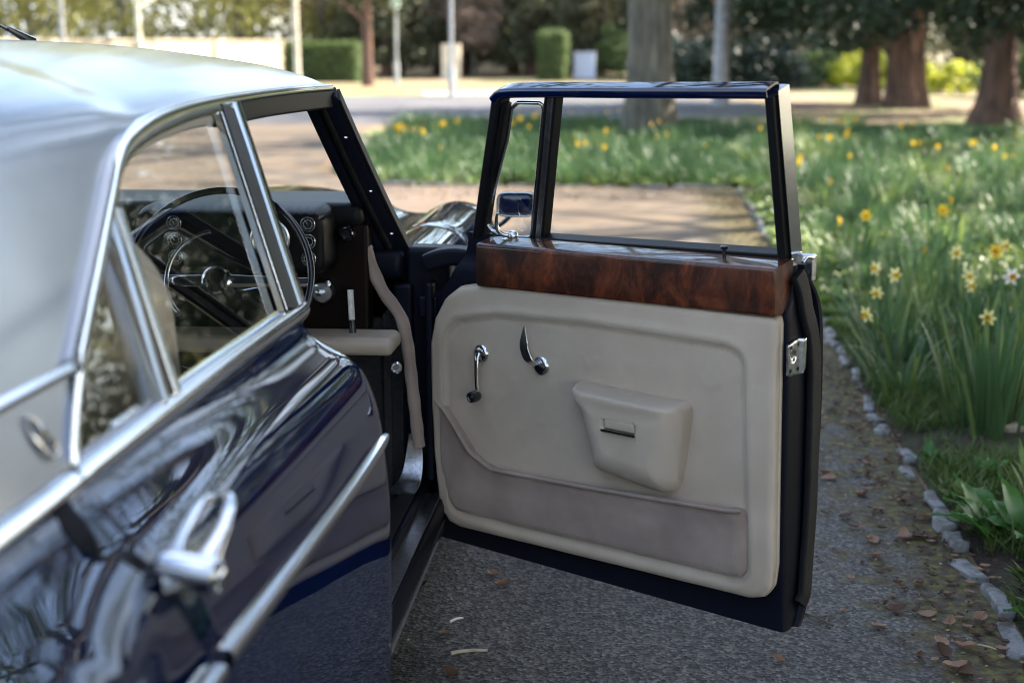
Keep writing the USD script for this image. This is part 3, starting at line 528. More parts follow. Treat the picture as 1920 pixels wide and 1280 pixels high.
# ---- cabin
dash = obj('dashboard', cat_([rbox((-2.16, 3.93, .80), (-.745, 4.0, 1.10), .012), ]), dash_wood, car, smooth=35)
obj('dash_top', cat_([rbox((-2.18, 3.92, 1.085), (-.755, 4.28, 1.157), .028)]), black, dash, smooth=40)
bn = sg.box(-1.325, 1.01, -.872, 1.112).buffer(.045, quad_segs=8)
bn2 = puff(bn, lambda p, d: .15 * dome_edge(d, .02), .012, skirt=0.0)
binn = obj('instrument_binnacle', place(bn2, (0, 3.96, 0), A([1., 0, 0]), A([0, 0, 1.]), A([0, -1., 0])), black, dash, smooth=40)
def gauge(x, z, r, y=3.807, face=black_gloss):
    g = obj('gauge', facing(lathe([(r * .98, -.004), (r * 1.04, .004), (r * .95, .006), (r * .86, .002), (r * .86, -.002)], 28), (x, y, z), (0, -1, 0)), chrome_worn, dash, smooth=40)
    obj('dial', facing(lathe([(r * .88, 0), (0, .0)], 24), (x, y - .0015, z), (0, -1, 0)), face, g)
    ring = [facing(lathe([(r * .55, .0), (r * .58, .0012), (r * .62, 0)], 24), (x, y - .002, z), (0, -1, 0))]
    for k in range(9):
        a = math.radians(-60 + 300 / 8 * k); ca, sa = math.cos(a), math.sin(a)
        ring.append(facing(box((-r * .02, r * .62, 0), (r * .02, r * .8, .001)), (x, y - .002, z), (0, -1, 0)) if k == 4 else box((x + ca * r * .7 - r * .04, y - .0032, z + sa * r * .7 - r * .04), (x + ca * r * .7 + r * .04, y - .002, z + sa * r * .7 + r * .04)))
    ring.append(tube(A([(x, y - .004, z), (x - r * .35, y - .004, z + r * .5)]), r * .035, 6))
    obj('needle_and_marks', cat_(ring), white_dial, g, smooth=False)
for z in (1.112, 1.066, 1.020): gauge(-.882, z, .0195)
gauge(-.985, 1.072, .052, face=white_dial)
for z in (1.112, 1.066, 1.020): gauge(-1.245, z, .0195)
obj('air_vent', facing(lathe([(.022, -.03), (.022, .0), (.017, .006), (.012, -.004), (0, -.004)], 24), (-.800, 3.90, 1.075), (0, -1, 0)), black_gloss, dash, smooth=40)
obj('glove_box_lid', rbox((-1.98, 3.922, .86), (-1.45, 3.932, 1.05), .004), wood, dash)
obj('knee_pad', rbox((-2.1, 3.78, .762), (-.655, 3.93, .812), .022, 2), leather, dash, smooth=50, label='beige leather roll under the dashboard')
obj('switch_box', cat_([facing(lathe([(.032, -.02), (.032, .004), (.026, .012), (0, .014)], 24), (-.868, 3.90, .915), (0, -1, .1)), facing(lathe([(.010, 0), (.010, .03), (0, .034)], 12), (-.868, 3.885, .918), (0, -1, .1)), facing(lathe([(.008, 0), (.008, .02), (0, .022)], 12), (-.850, 3.89, .938), (.2, -1, .3)), facing(lathe([(.007, 0), (.008, .02), (0, .022)], 12), (-.886, 3.89, .935), (-.2, -1, .2))]), chrome_worn, dash, smooth=40)
bh = obj('handbrake_handle', tube(A([(-.788, 3.885, .925), (-.781, 3.865, .845)]), .0085, 12), chip_m, dash)
obj('grip', cat_([tube(spline([(-.781, 3.865, .846), (-.778, 3.858, .81), (-.776, 3.852, .786)], 6), [.009, .0098, .010, .010, .0098, .008], 12)]), black_gloss, bh)
obj('vent_knob', cat_([facing(lathe([(.015, 0), (.017, .006), (.012, .012), (.008, .008), (0, .008)], 20), (-.665, 3.885, .712), (0, -1, .1))]), chrome_worn, dash)
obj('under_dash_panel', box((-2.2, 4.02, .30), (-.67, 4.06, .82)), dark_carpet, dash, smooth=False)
# steering wheel
sn = A([0, -math.cos(.42), math.sin(.42)]); wx = A([1.0, 0, 0]); wy = np.cross(sn, wx); WCt = A([-1.012, 3.40, 1.022])
aa = np.linspace(0, 2 * math.pi, 73)[:-1]; ring = lambda r, off=0.0: A([WCt + r * (math.cos(a) * wx + math.sin(a) * wy) + off * sn for a in aa])
wheel = obj('steering_wheel', sweep(ring(.228), circ(.0078, 12, .009), sn, closed=True), black_gloss, car, smooth=60)
hr = A([WCt + .118 * (math.cos(a) * wx + math.sin(a) * wy) + .022 * sn for a in np.radians(np.linspace(100, 225, 40))])
obj('horn_ring', tube(hr, .006, 8), chrome, wheel, smooth=60)
for a in (math.radians(0), math.radians(180)):
    e = math.cos(a) * wx + math.sin(a) * wy
    obj('spoke', sweep(np.linspace(WCt + .03 * e, WCt + .222 * e, 8), circ(1.0, 10, .45), np.cross(e, sn), scale=np.linspace(.016, .011, 8)), chrome, wheel, smooth=60)
obj('hub', facing(lathe([(.034, -.05), (.036, .0), (.031, .014), (.02, .02), (0, .021)], 32), WCt, sn), black_gloss, wheel, smooth=40)
obj('hub_ring', facing(lathe([(.033, .008), (.036, .013), (.031, .018), (.027, .014)], 32), WCt, sn), chrome, wheel, smooth=40)
obj('steering_column', tube(A([WCt - .02 * sn, WCt - .56 * sn]), .032, 16), black, wheel, smooth=40)
obj('column_stalk', tube(A([WCt - .12 * sn, WCt - .10 * sn + [.19, 0, .03]]), .005, 8), chrome, wheel)
# seats
def seat(cx, y0, nm, w=.50, top=1.33):
    s = obj(nm, rbox((cx - w / 2, y0, .40), (cx + w / 2, y0 + .62, .58), .05, 2), leather, car, smooth=60)
    sh = sg.box(cx - w / 2 + .02, .52, cx + w / 2 - .02, top).buffer(-.19).buffer(.19, quad_segs=10)
    b = puff(sh, lambda p, d: .085 * dome_edge(d, .07), .03, skirt=-.02)
    lean = A([0, -.20, .98]); obj('backrest', cat_([place(b, (0, y0 + .10 + .115, 0), A([1., 0, 0]), lean, A([0, 1., 0])), place(b, (0, y0 + .10 + .08, 0), A([-1., 0, 0]), lean, A([0, -1., 0])).apply_translation((2 * cx, 0, 0))]), leather, s, smooth=60)
    return s
seat(-1.03, 2.42, 'driver_seat'); seat(-1.80, 2.42, 'passenger_seat')
rs = obj('rear_seat', rbox((-2.12, 1.05, .40), (-.77, 1.62, .60), .06, 2), leather, car, smooth=60)
obj('backrest', rbox((-2.12, .82, .55), (-.77, 1.06, 1.10), .07, 2), leather, rs, smooth=60)
obj('door_pull', cat_([tube(spline([(-.708, 1.86, 1.03), (-.690 - .03, 1.90, 1.062), (-.72, 1.98, 1.062), (-.712, 2.04, 1.03)], 14), .008), facing(lathe([(.02, 0), (.018, .01), (0, .014)], 16), (-.715, 1.88, 1.04), (-.2, -.2, 1))]), chrome, rear_door, smooth=50)

# ---- the open front door, in its own axes: u from hinge to latch, w towards the cabin, z up
DO, DU, DW = A([-.545, 3.974, 0]), A([.8229, -.5682, 0]), A([-.5682, -.8229, 0])
def L(u, w, z): return DO + DU * u + DW * w + A([0, 0, 1.0]) * z
def Lm(m):                                                  # mesh in (u, z, w) axes
    return place(m, DO, DU, A([0, 0, 1.0]), DW)
u0f = Pch([.19, .3, .55, .8, .88, .95, 1.06], [-.045, -.055, -.06, -.06, -.045, .015, .055]); u1f = Pch([.19, .24, .35, .9, 1.0, 1.06], [1.085, 1.082, 1.078, 1.068, 1.062, 1.058])
wof = Pch([.19, .21, .30, .55, .80, .93, .98, 1.01, 1.05, 1.075], [-.085, -.105, -.135, -.162, -.172, -.168, -.158, -.14, -.105, -.095])
zz = np.r_[np.linspace(.19, .3, 8), np.linspace(.36, .9, 14), np.linspace(.92, 1.075, 12)]
sec = []
for z in zz:
    a, b, wo = float(u0f(z)), float(u1f(min(z, 1.06))), float(wof(z))
    wi = -.014 if z < .96 else -.014 - .03 * smooth01((z - .96) / .06)
    lip = b + .004
    sec.append([L(u, w_, z) for u, w_ in ((a, wi), ((a + b) / 2, wi), (b - .012, wi), (b - .004, wi - .004), (b, wi - .012), (b, (wi + wo) * .45), (b - .004, wo * .70), (b - .004, wo + .020), (b + .008, wo + .016), (b + .010, wo + .006), (b + .006, wo + .001), ((a + b) * .7, wo), (a + (b - a) * .45, wo), (a + (b - a) * .2, wo + .003), (a + .02, wo + .01), (a, wo + .025))])
sec = A(sec); cap0 = T(sec[0], [(0, i, i + 1) for i in range(1, 15)]); cap1 = T(sec[-1], [(0, i + 1, i) for i in range(1, 15)])
front_door = obj('front_door', cat_([grid(sec, cv=True), cap0, cap1]), navy_in, car, smooth=32, label='open front door with beige leather lining and walnut capping')
# outer skin in gloss navy, on the far side
sk = A([[L(a + (b - a) * t, float(wof(z)) - .004, z) for t in np.linspace(0, 1, 12)] for z, a, b in [(z, float(u0f(z)), float(u1f(min(z, 1.06))) + .002) for z in np.linspace(.20, 1.06, 24)]])
obj('outer_skin', shell(sk, -DW * .004), navy, front_door, smooth=40)
# trim panel
tp = sg.Polygon([(-.012, .33), (.0, .285), (.03, .255), (.07, .247), (.5, .256), (1.0, .267), (1.04, .28), (1.062, .31), (1.067, .36), (1.060, .66), (1.055, .945), (1.05, .962), (.6, .957), (.30, .952), (.14, .944), (.07, .930), (.02, .895), (-.018, .835), (-.036, .76), (-.034, .60), (-.026, .45)]).buffer(.006).buffer(-.006)
ip = sg.Polygon([(.045, .30), (.025, .55), (.02, .771), (.03, .805), (.065, .838), (.21, .868), (.495, .881), (.75, .880), (.925, .878), (.958, .868), (.972, .84), (.985, .6), (1.003, .335), (.99, .31), (.95, .302), (.5, .290), (.10, .285)]).buffer(-.02).buffer(.02)
def trim_h(P, d):
    s = shapely.distance(shapely.points(P), ip.exterior) * np.where(shapely.contains_xy(ip, P[:, 0], P[:, 1]), 1, -1)
    h = .016 * dome_edge(d, .016) + .007 * (1 - smooth01((s + .012) / .022)) + .003 * np.exp(-((s + .014) / .01) ** 2)
    h -= .0028 * np.exp(-((s - .008) / .0035) ** 2)
    p3 = np.c_[P * 9, np.zeros(len(P))]; h = h + .0022 * (meshkit.fbm(p3, 3, 5) - .5)
    for (cu, cz, r, a) in ((.515, .775, .02, .0022), (.54, .79, .014, .002), (.88, .775, .02, .0025), (.90, .79, .016, .002), (.855, .79, .012, .0015), (.36, .60, .012, .002), (.29, .565, .012, .0018), (.27, .70, .02, .0012)):
        h = h + a * np.exp(-((P[:, 0] - cu) ** 2 + (P[:, 1] - cz) ** 2) / (r * r) * 2)
    return h
panel = obj('trim_panel', Lm(puff(tp, trim_h, .0085, skirt=-.014)), leather, front_door, smooth=60)
edge = A([tp.exterior.interpolate(i / 240, normalized=True).coords[0] for i in range(240)])
obj('piping', tube(A([L(u, -.002, z) for u, z in edge]), .0042, 6, closed=True, N=DW), leather, panel, smooth=60)
stp = ip.buffer(.0045); n_st = 520; sts = []
for i in range(int(n_st)):
    (ua, za), (ub, zb) = (stp.exterior.interpolate((i + o) / n_st, normalized=True).coords[0] for o in (0, .55))
    if za < .30 or (za < .60 and ua < .3): continue
    sts.append((ua, za, ub, zb))
hh = trim_h(A([(a, b) for a, b, _, _ in sts]), shapely.distance(shapely.points([(a, b) for a, b, _, _ in sts]), tp.exterior))
obj('stitching', cat_([tube(A([L(a, h + .0004, b), L(c, h + .0004, d)]), .0011, 4, N=DW) for (a, b, c, d), h in zip(sts, hh)]), headlining, panel, smooth=False)
# carpet map pocket
mp_ = sg.Polygon([(-.014, .600), (.004, .612), (.034, .591), (.085, .535), (.132, .480), (.17, .458), (.209, .447), (.35, .452), (.518, .459), (.75, .470), (.93, .482), (.965, .490), (.990, .488), (.999, .47), (1.003, .40), (1.002, .335), (.985, .314), (.957, .308), (.5, .298), (.111, .290), (.06, .290), (.027, .320), (.0, .42)]).buffer(-.008).buffer(.008)
top_l = sg.LineString([(.002, .610), (.036, .588), (.085, .535), (.132, .480), (.209, .447), (.518, .459), (.93, .482), (.99, .488)])
def pocket_h(P, d):
    t = shapely.distance(shapely.points(P), top_l); 
    return .018 * dome_edge(d, .014) + .016 * dome_edge(d, .09) + .014 * np.exp(-(t / .03) ** 2) * smooth01((P[:, 0] + .03) / .2) + .004 * np.exp(-((P[:, 0] - .97) / .02) ** 2) + .006 * (meshkit.fbm(np.c_[P * 7, np.zeros(len(P))], 3, 8) - .5)
obj('map_pocket', Lm(puff(mp_, pocket_h, .010, skirt=-.002)), carpet, front_door, smooth=60)
obj('pocket_rim', tube(A([L(u, .043, z + .001) for u, z in resample(A(top_l.coords), 60)]), np.r_[.003, np.full(58, .006), .003], 8, N=DW), carpet, front_door, smooth=60)
# armrest pocket
ar = sg.Polygon([(.488, .728), (.505, .742), (.60, .738), (.72, .735), (.83, .735), (.846, .724), (.846, .69), (.834, .59), (.824, .528), (.808, .502), (.78, .490), (.70, .497), (.585, .512), (.566, .525), (.556, .565), (.518, .67)]).buffer(-.02).buffer(.02); ar = shapely.affinity.translate(ar, -.014, -.006)
def arm_h(P, d):
    top_d = np.clip((.742 - .03 * (P[:, 0] - .49) - P[:, 1]) / .014, 0, 1); base = .004 + .080 * dome_edge(d, .072) ; wt_ = smooth01((P[:, 1] - .655) / .05); base = base + wt_ * (np.maximum(base, .004 + .080 * dome_edge(d, .022) * dome_edge(np.minimum(P[:, 0] - .472, .834 - P[:, 0]), .075)) - base)
    slot = smooth01((.050 - abs(P[:, 0] - .658)) / .006) * smooth01((.014 - abs(P[:, 1] - .650)) / .005)
    return base - .022 * slot - .0025 * np.exp(-((P[:, 1] - .727) / .003) ** 2) * (d > .012)
arm = obj('armrest', Lm(puff(ar, arm_h, .0062, skirt=0.0)), leather, front_door, smooth=50)
obj('pull_flap', Lm(puff(sg.box(.615, .642, .705, .664).buffer(.003), lambda p, d: .076 + .008 * dome_edge(d, .006), .006, skirt=.06)), leather, arm, smooth=50)
obj('pull_lip', Lm(box((.608, .632, .07), (.712, .638, .089))), chrome, arm, smooth=False)
# winder and lever
def disc(u, z, r, h): return Lm(place(lathe([(r, .0), (r, h * .35), (r * .86, h * .8), (r * .5, h), (0, h * 1.05)], 32), (u, z, .010), A([1., 0, 0]), A([0, 1., 0]), A([0, 0, 1.])))
wd = obj('window_winder', disc(.152, .757, .027, .016), chrome, front_door, smooth=50)
obj('crank_arm', sweep(spline([L(.150, .026, .760), L(.150, .034, .742), L(.153, .038, .70), L(.158, .040, .652)], 20), circ(1, 10, .6), DU, scale=np.linspace(.0085, .006, 20)), chrome, wd, smooth=60)
obj('knob', Lm(place(lathe([(0, -.004), (.012, -.004), (.0155, .004), (.0165, .018), (.0145, .028), (.010, .030), (.007, .026), (.004, .029), (0, .030)], 24), (.158, .645, .040), A([1., 0, 0]), A([0, 1., 0]), A([0, 0, 1.]))), black_gloss, wd, smooth=50)
lv = obj('door_lever', disc(.360, .752, .0275, .016), chrome, front_door, smooth=50)
blade = spline([L(.352, .030, .755), L(.338, .046, .775), L(.330, .052, .81), L(.332, .052, .86)], 20)
obj('lever_blade', sweep(blade, [(-.014, -.002), (.014, -.002), (.015, 0), (.014, .003), (-.014, .003), (-.015, 0)], DU, scale=np.interp(np.linspace(0, 1, 20), [0, .25, .65, 1], [.85, 1.0, .85, .12])), chrome_worn, lv, smooth=40)
# walnut capping
def cap_prof(u):
    z0, z1 = .943 + .022 * max(0, (u - .15)) / .9, 1.062 + .018 * (u - .15) / .9
    return A([(-.040, z0 + .02), (-.002, z0), (.027, z0 + .001), (.033, z0 + .008), (.034, (z0 + z1) / 2), (.033, z1 - .012), (.030, z1 - .005), (.022, z1 - .001), (-.040, z1 + .010), (-.055, z1 + .010)])
us = np.r_[.148, .150, np.linspace(.155, 1.045, 40), 1.052, 1.055]
Pc = A([[L(u, w_ * (1 if .15 <= u <= 1.052 else .9), z) for w_, z in cap_prof(u)] for u in us])
ends = [T(Pc[0], [(0, i + 1, i) for i in range(1, 9)]), T(Pc[-1], [(0, i, i + 1) for i in range(1, 9)])]
capm = cat_([grid(Pc, cv=True, flip=True)] + ends); capm.fix_normals()
cap_o = obj('wood_capping', capm, wood, front_door, smooth=40)
# window frame (leans in above the waist)
KT = .32
def G(u, z, w=0.0): return L(u, -.075 + KT * (z - 1.08) + w, z)
GN = DW + A([0, 0, -KT]); GN /= np.linalg.norm(GN)
fdn = obj('window_frame', cat_([
    sweep(np.linspace(G(.064, 1.03, .012), G(.258, 1.452, .012), 10), rrect(.050, .030, .008), GN),
    sweep(np.linspace(G(.086, 1.05, .016), G(.274, 1.430, .016), 10), rrect(.03, .014, .005), GN),
    sweep(np.linspace(G(1.023, 1.03, .010), G(1.047, 1.468, .010), 8), rrect(.042, .022, .005), GN),
    sweep(A([G(.30, 1.073, .004), G(1.03, 1.094, .004)]), rrect(.04, .022, .004), GN)]), black, front_door, smooth=40)
topb = spline([G(.245, 1.445, .012), G(.275, 1.462, .012), G(.35, 1.466, .012), G(.7, 1.472, .012), G(1.050, 1.478, .012)], 40)
obj('frame_top', sweep(topb, rrect(.058, .026, .009), GN), navy, fdn, smooth=40)
obj('frame_rear_trim', cat_([sweep(np.linspace(G(1.032, 1.02, -.002), G(1.055, 1.482, -.002), 12), [(-.030, .012), (-.029, -.008), (-.020, -.014), (-.008, -.012), (-.002, -.008), (.004, -.011), (.012, -.010), (.016, .010)], GN)]), chrome, fdn, smooth=30)
obj('division_bar', cat_([sweep(np.linspace(G(.282, 1.06, .006), G(.424, 1.455, .006), 10), rrect(.03, .020, .005), GN)]), chrome_worn, fdn, smooth=40)
for o in (-.014, .014):
    obj('division_seal', sweep(np.linspace(G(.282 + o, 1.06, .004), G(.424 + o, 1.455, .004), 10), rrect(.036, .009, .003), GN), black, fdn, smooth=40)
vp = [(.110, 1.105), (.125, 1.082), (.155, 1.072), (.225, 1.071), (.262, 1.075), (.395, 1.434), (.310, 1.434), (.285, 1.418), (.25, 1.34)]
vps = sg.Polygon(vp).buffer(-.010).buffer(.010); ve = A([vps.exterior.interpolate(i / 100, normalized=True).coords[0] for i in range(100)])
vf = obj('vent_frame', tube(A([G(u, z, .014) for u, z in ve]), .0052, 8, closed=True, N=GN), chrome, fdn, smooth=50)
def gpane(poly, w): v, f = trimesh.creation.triangulate_polygon(sg.Polygon(poly), engine='earcut'); return T(A([G(a, b, w) for a, b in v]), f)
obj('vent_pane', gpane(ve, .010), glass, fdn, smooth=False)
obj('window_pane', gpane([(.295, 1.06), (.435, 1.47), (1.06, 1.47), (1.036, 1.06)], .0), glass, front_door, smooth=False)
vc = obj('vent_catch', cat_([Lm(place(trimesh.creation.icosphere(3, .015), (.215, 1.078, -.042), *np.eye(3))), tube(spline([L(.215, -.045, 1.078), L(.20, -.03, 1.072), L(.195, -.022, 1.058)], 8), .008)]), chrome, front_door, smooth=60)
obj('catch_lever', tube(spline([L(.207, -.03, 1.080), L(.194, -.012, 1.088), L(.190, -.004, 1.110), L(.203, .006, 1.142)], 20), np.interp(np.linspace(0, 1, 20), [0, .5, 1], [.0075, .006, .0028]), 10), chrome, vc, smooth=60)
obj('lock_button', Lm(place(place(lathe([(.0045, -.02), (.0045, .022), (.009, .026), (.010, .030), (.007, .033), (0, .034)], 16), (0, 0, 0), A([1., 0, 0]), A([0, 0, -1.]), A([0, 1., 0])), (.890, 1.079, -.012), *np.eye(3))), black_gloss, front_door, smooth=40)
# latch, seals and buffers on the shut face
def S_(w, z, o=0.0): return L(float(u1f(min(z, 1.06))) + o, w, z)
lt = place(box((-.082, -.040, 0), (-.006, .040, .007)), (0, 0, 0), DW * 1.0, A([0, 0, 1.0]), DU); 
lt = sg.Polygon([(-.008, -.038), (-.005, .034), (-.040, .042), (-.070, .045), (-.078, .030), (-.078, -.02), (-.050, -.044), (-.020, -.044)]).buffer(-.004).buffer(.004)
lm_ = puff(lt, lambda p, d: .004 + .003 * dome_edge(d, .004) - .005 * smooth01((.014 - np.hypot(p[:, 0] + .028, p[:, 1] - .004)) / .006) + .012 * smooth01((.012 - abs(p[:, 0] + .062)) / .006), .004)
lm_ = place(lm_, S_(0, .862, .0), DW, A([0, 0, 1.0]), DU); lm_.fix_normals()
latch = obj('latch_plate', lm_, chrome_worn, front_door, smooth=30)
for (w_, z) in ((-.014, .834), (-.014, .890), (-.050, .834), (-.050, .893)):
    obj('screw', facing(lathe([(.005, 0), (.0045, .0025), (0, .003)], 10), S_(w_, z, .006), DU), black, latch)
seal = spline([S_(-.055, 1.055, .004), S_(-.075, 1.01, .008), S_(-.085, .965, .009), S_(-.10, .93, .010), S_(-.118, .88, .008), S_(-.126, .8, .008), S_(-.126, .5, .008), S_(-.112, .34, .008), S_(-.098, .27, .011), S_(-.082, .245, .008)], 60)
obj('door_seal', sweep(seal, rrect(.018, .046, .006), DU), rubber, front_door, smooth=45)
obj('frame_bracket', cat_([tube(spline([S_(-.05, 1.085, .02), S_(-.07, 1.095, .02), S_(-.10, 1.09, .02), S_(-.12, 1.094, .01)], 10), .004), place(rbox((-.135, 1.03, -.03), (-.115, 1.095, .012), .004), DO + DU * 1.058, DW, A([0, 0, 1.]), DU)]), chrome_worn, front_door, smooth=40)

# ================================================================= VEGETATION AND THE PLACE BEYOND
def blade(L, w, lean, curl, seg=5, az=0.0, x=0.0, y=0.0, fold=0.25, z0=0.0):
    t = np.linspace(0, 1, seg + 1); ang = lean + curl * t ** 1.5
    ds = L / seg; r = np.r_[0, np.cumsum(np.sin(ang[:-1]) * ds)]; z = np.r_[0, np.cumsum(np.cos(ang[:-1]) * ds)] + z0
    ww = w * .5 * np.clip(np.minimum(1, (1 - t) * 3.2 + .05), 0, 1); c, s = math.cos(az), math.sin(az)
    tw = fold * w
    P = np.stack([np.stack([x + r * c - ww * s, y + r * s + ww * c, z + tw * .5], 1), np.stack([x + r * c + tw * .0 * c, y + r * s, z], 1), np.stack([x + r * c + ww * s, y + r * s - ww * c, z + tw * .5], 1)], 1)
    return grid(P)
def strap_leaves(rnd, n, rad, hgt, w=.017, lean=.18, curl=.8, seg=5):
    out = []
    for _ in range(n):
        a = rnd.uniform(0, 2 * math.pi); r = rad * math.sqrt(rnd.random()); L_ = hgt * rnd.uniform(.65, 1.1)
        out.append(blade(L_, w * rnd.uniform(.7, 1.2), lean * rnd.uniform(.2, 1.5) + r * .7, curl * rnd.uniform(.1, 1.3) * (1.6 if rnd.random() < .2 else 1), seg, a + rnd.uniform(-.6, .6), r * math.cos(a), r * math.sin(a)))
    return out
def flower(rnd, parent, x, y, z, az, tilt, s, pm, tm, stem_h, local=True):
    """A daffodil head on its stem: six petals round a trumpet, facing az."""
    n = A([math.cos(az) * math.cos(tilt), math.sin(az) * math.cos(tilt), math.sin(tilt)]); e1 = np.cross([0, 0, 1.0], n); e1 /= np.linalg.norm(e1); e2 = np.cross(n, e1)
    pet = []
    for k in range(6):
        a = k * math.pi / 3 + rnd.uniform(-.1, .1); d = math.cos(a) * e1 + math.sin(a) * e2; q = np.cross(n, d); b = rnd.uniform(-.15, .25)
        rows = []
        for t, w_ in ((.08, .15), (.35, .42), (.65, .44), (.88, .24), (1.0, .02)):
            c = d * t * s + n * (b * t * t * s * .5 - (k % 2) * .004)
            rows.append([c - q * w_ * s * .5 + n * .04 * s, c, c + q * w_ * s * .5 + n * .04 * s])
        pet.append(grid(A(rows)))
    o = A([x, y, z])
    pm_ = cat_(pet); pm_.vertices = pm_.vertices + o
    fl = obj('flower', pm_, pm, parent, smooth=40, local=local)
    tr = place(lathe([(.12 * s, 0), (.22 * s, .02 * s), (.24 * s, .30 * s), (.33 * s, .44 * s), (.36 * s, .46 * s), (.26 * s, .40 * s), (.16 * s, .1 * s), (0, .08 * s)], 12), o, e1, e2, n)
    obj('trumpet', tr, tm, fl, smooth=40, local=local)
    st = tube(spline([(x - n[0] * .10 * 1.0 - rnd.uniform(-.03, .03), y - n[1] * .10 - rnd.uniform(-.03, .03), z - stem_h), (x - n[0] * .06, y - n[1] * .06, z - .10), (x - n[0] * .045, y - n[1] * .045, z + .005), (x, y, z)], 10), np.r_[np.full(8, .0042), .005, .008], 6)
    obj('stem', st, daff_leaf, parent, smooth=50, local=local)
def daffodil(name, label, loc, seed, n, rad, hgt, flowers=(), group=None, lm=None, single=False, rz=0, sc=1.0, w=.017, curl=.8, lean=.18):
    """flowers: (x, y, z, az, tilt, size, kind) in the plant's own space."""
    rnd = random.Random(seed); t = thing(name, label, 'daffodils', loc, rz, sc, group)
    ls = strap_leaves(rnd, n, rad, hgt, w, lean, curl)
    if single:
        for i, m in enumerate(ls): obj('leaf', m, lm or (daff_leaf if i % 4 else daff_pale), t, smooth=60, local=True)
    else: obj('leaves', cat_(ls), lm or daff_leaf, t, smooth=False, kind='stuff', local=True)
    for (x, y, z, az, ti, s, k) in flowers:
        pm, tm = {'y': (petal_y, trumpet_m), 'p': (petal_p, petal_y), 'w': (petal_w, trumpet_m)}[k]
        flower(rnd, t, x, y, z, az, ti, s, pm, tm, z)
    return t
# --- the near, flowering clumps in the verge
CAMAZ = math.radians(-100)
def hero(label, loc, seed, n, rad, hgt, fl, **k):
    daffodil('daffodil_clump', label, (*loc, .02), seed, n, rad, hgt, [(x - loc[0], y - loc[1], z - .02, math.radians(a), ti, s, kd) for (x, y, z, a, ti, s, kd) in fl], single=True, **k)
hero('tall dense daffodil clump with one pale yellow flower, nearest the kerb on the right', (1.46, 6.02), 11, 95, .20, .50, [(1.475, 6.30, .445, -110, -.1, .040, 'p')], curl=.45, lean=.14, w=.02)
hero('daffodil clump at the right picture edge with a white and orange flower', (1.86, 7.0), 12, 80, .28, .48, [(1.885, 7.62, .425, -80, .0, .050, 'w'), (2.0, 7.72, .42, -40, 0, .042, 'p'), (1.975, 8.35, .455, -120, 0, .048, 'y'), (2.035, 8.42, .475, -60, .1, .045, 'p')], curl=.5)
hero('daffodil clump with two pale flowers one above the other, behind the tallest clump', (1.63, 7.35), 13, 60, .22, .44, [(1.672, 7.6, .425, -100, 0, .038, 'p'), (1.672, 7.55, .385, -60, 0, .040, 'p')], curl=.6)
hero('arching daffodil clump with three pale flowers beyond the kerb, nearest to the open door', (1.30, 7.45), 14, 70, .20, .42, [(1.235, 7.84, .425, -140, .1, .042, 'p'), (1.305, 7.65, .42, -60, .0, .046, 'p'), (1.135, 7.13, .41, -120, -.2, .038, 'p')], curl=1.1, lean=.3)
hero('low sprawling daffodil clump with one drooping pale flower close to the kerb', (1.22, 6.75), 15, 40, .16, .34, [(1.0, 6.53, .41, -150, -.3, .044, 'p')], curl=1.4, lean=.4)
hero('daffodil clump with a single yellow flower standing behind the other near clumps', (1.78, 8.5), 16, 55, .25, .42, [(1.79, 8.5, .425, -100, 0, .044, 'p')], curl=.8)
# --- leafy and flowering clumps further off, copied
protos = []
for i in range(8):
    rnd = random.Random(100 + i); fl = []
    for _ in range((0, 0, 0, 0, 1, 2, 1, 3)[i]):
        fl.append((rnd.uniform(-.2, .2), rnd.uniform(-.2, .2), rnd.uniform(.38, .47), math.radians(rnd.uniform(-170, -20)), rnd.uniform(-.2, .2), rnd.uniform(.042, .052), 'y'))
    protos.append((i, fl))
spots = []
def far_ok(x, y, dmin):
    return all((x - a) ** 2 + (y - b) ** 2 > dmin * dmin for a, b, *_ in spots)
vs = verge_poly.buffer(-.35)
tries = 0
while len(spots) < 285 and tries < 30000:
    tries += 1
    if R.random() < .55: x, y = R.uniform(-5, 1.2), R.uniform(17.3, 29)
    else:
        y = 8.2 + 22 * R.random() ** 1.3; x = R.uniform(1.35, .262 * y + .8)
    if not shapely.contains_xy(vs, x, y) or not far_ok(x, y, .30): continue
    if y > 24 and x > 3.5 and R.random() < .8: continue
    if math.hypot(x - .03, y - 25.9) < .9 or x > .262 * y + .9: continue
    if 9.6 < y < 14 and R.random() < .62: continue
    spots.append((x, y))
made = {}
flower_px = [(0.82, 13.5)]
for k, (x, y) in enumerate(spots):
    left = x < 1.05
    p = R.choices(range(8), weights=(5, 5, 5, 5, 2, 1.2, 2, .8) if not left else (5, 5, 5, 5, 1.6, .8, 1.6, .5))[0]
    fl = protos[p][1]
    if left: lab, grp = ('yellow flowering daffodil clump in the bed beyond the open door', 'flowering daffodils in the far bed') if fl else ('green daffodil leaves without flowers in the bed beyond the open door', 'leafy daffodils in the far bed')
    else: lab, grp = ('yellow flowering daffodil clump in the verge right of the kerb', 'flowering daffodils in the right verge') if fl else ('green daffodil leaves without flowers in the verge right of the kerb', 'leafy daffodils in the right verge')
    sc = R.uniform(.62, .98) * (1.0 if y < 16 else 1.12); rz = R.uniform(0, 360) if not fl else R.uniform(-40, 40)
    if p not in made: made[p] = daffodil('daffodil_clump', lab, (x, y, .02), 200 + p, 46, .24, .42, fl, grp, [daff_leaf, daff_leaf, daff_pale, daff_leaf][p % 4], rz=rz, sc=sc, curl=.9)
    else: dup(made[p], (x, y, .02), rz, sc, lab, grp)
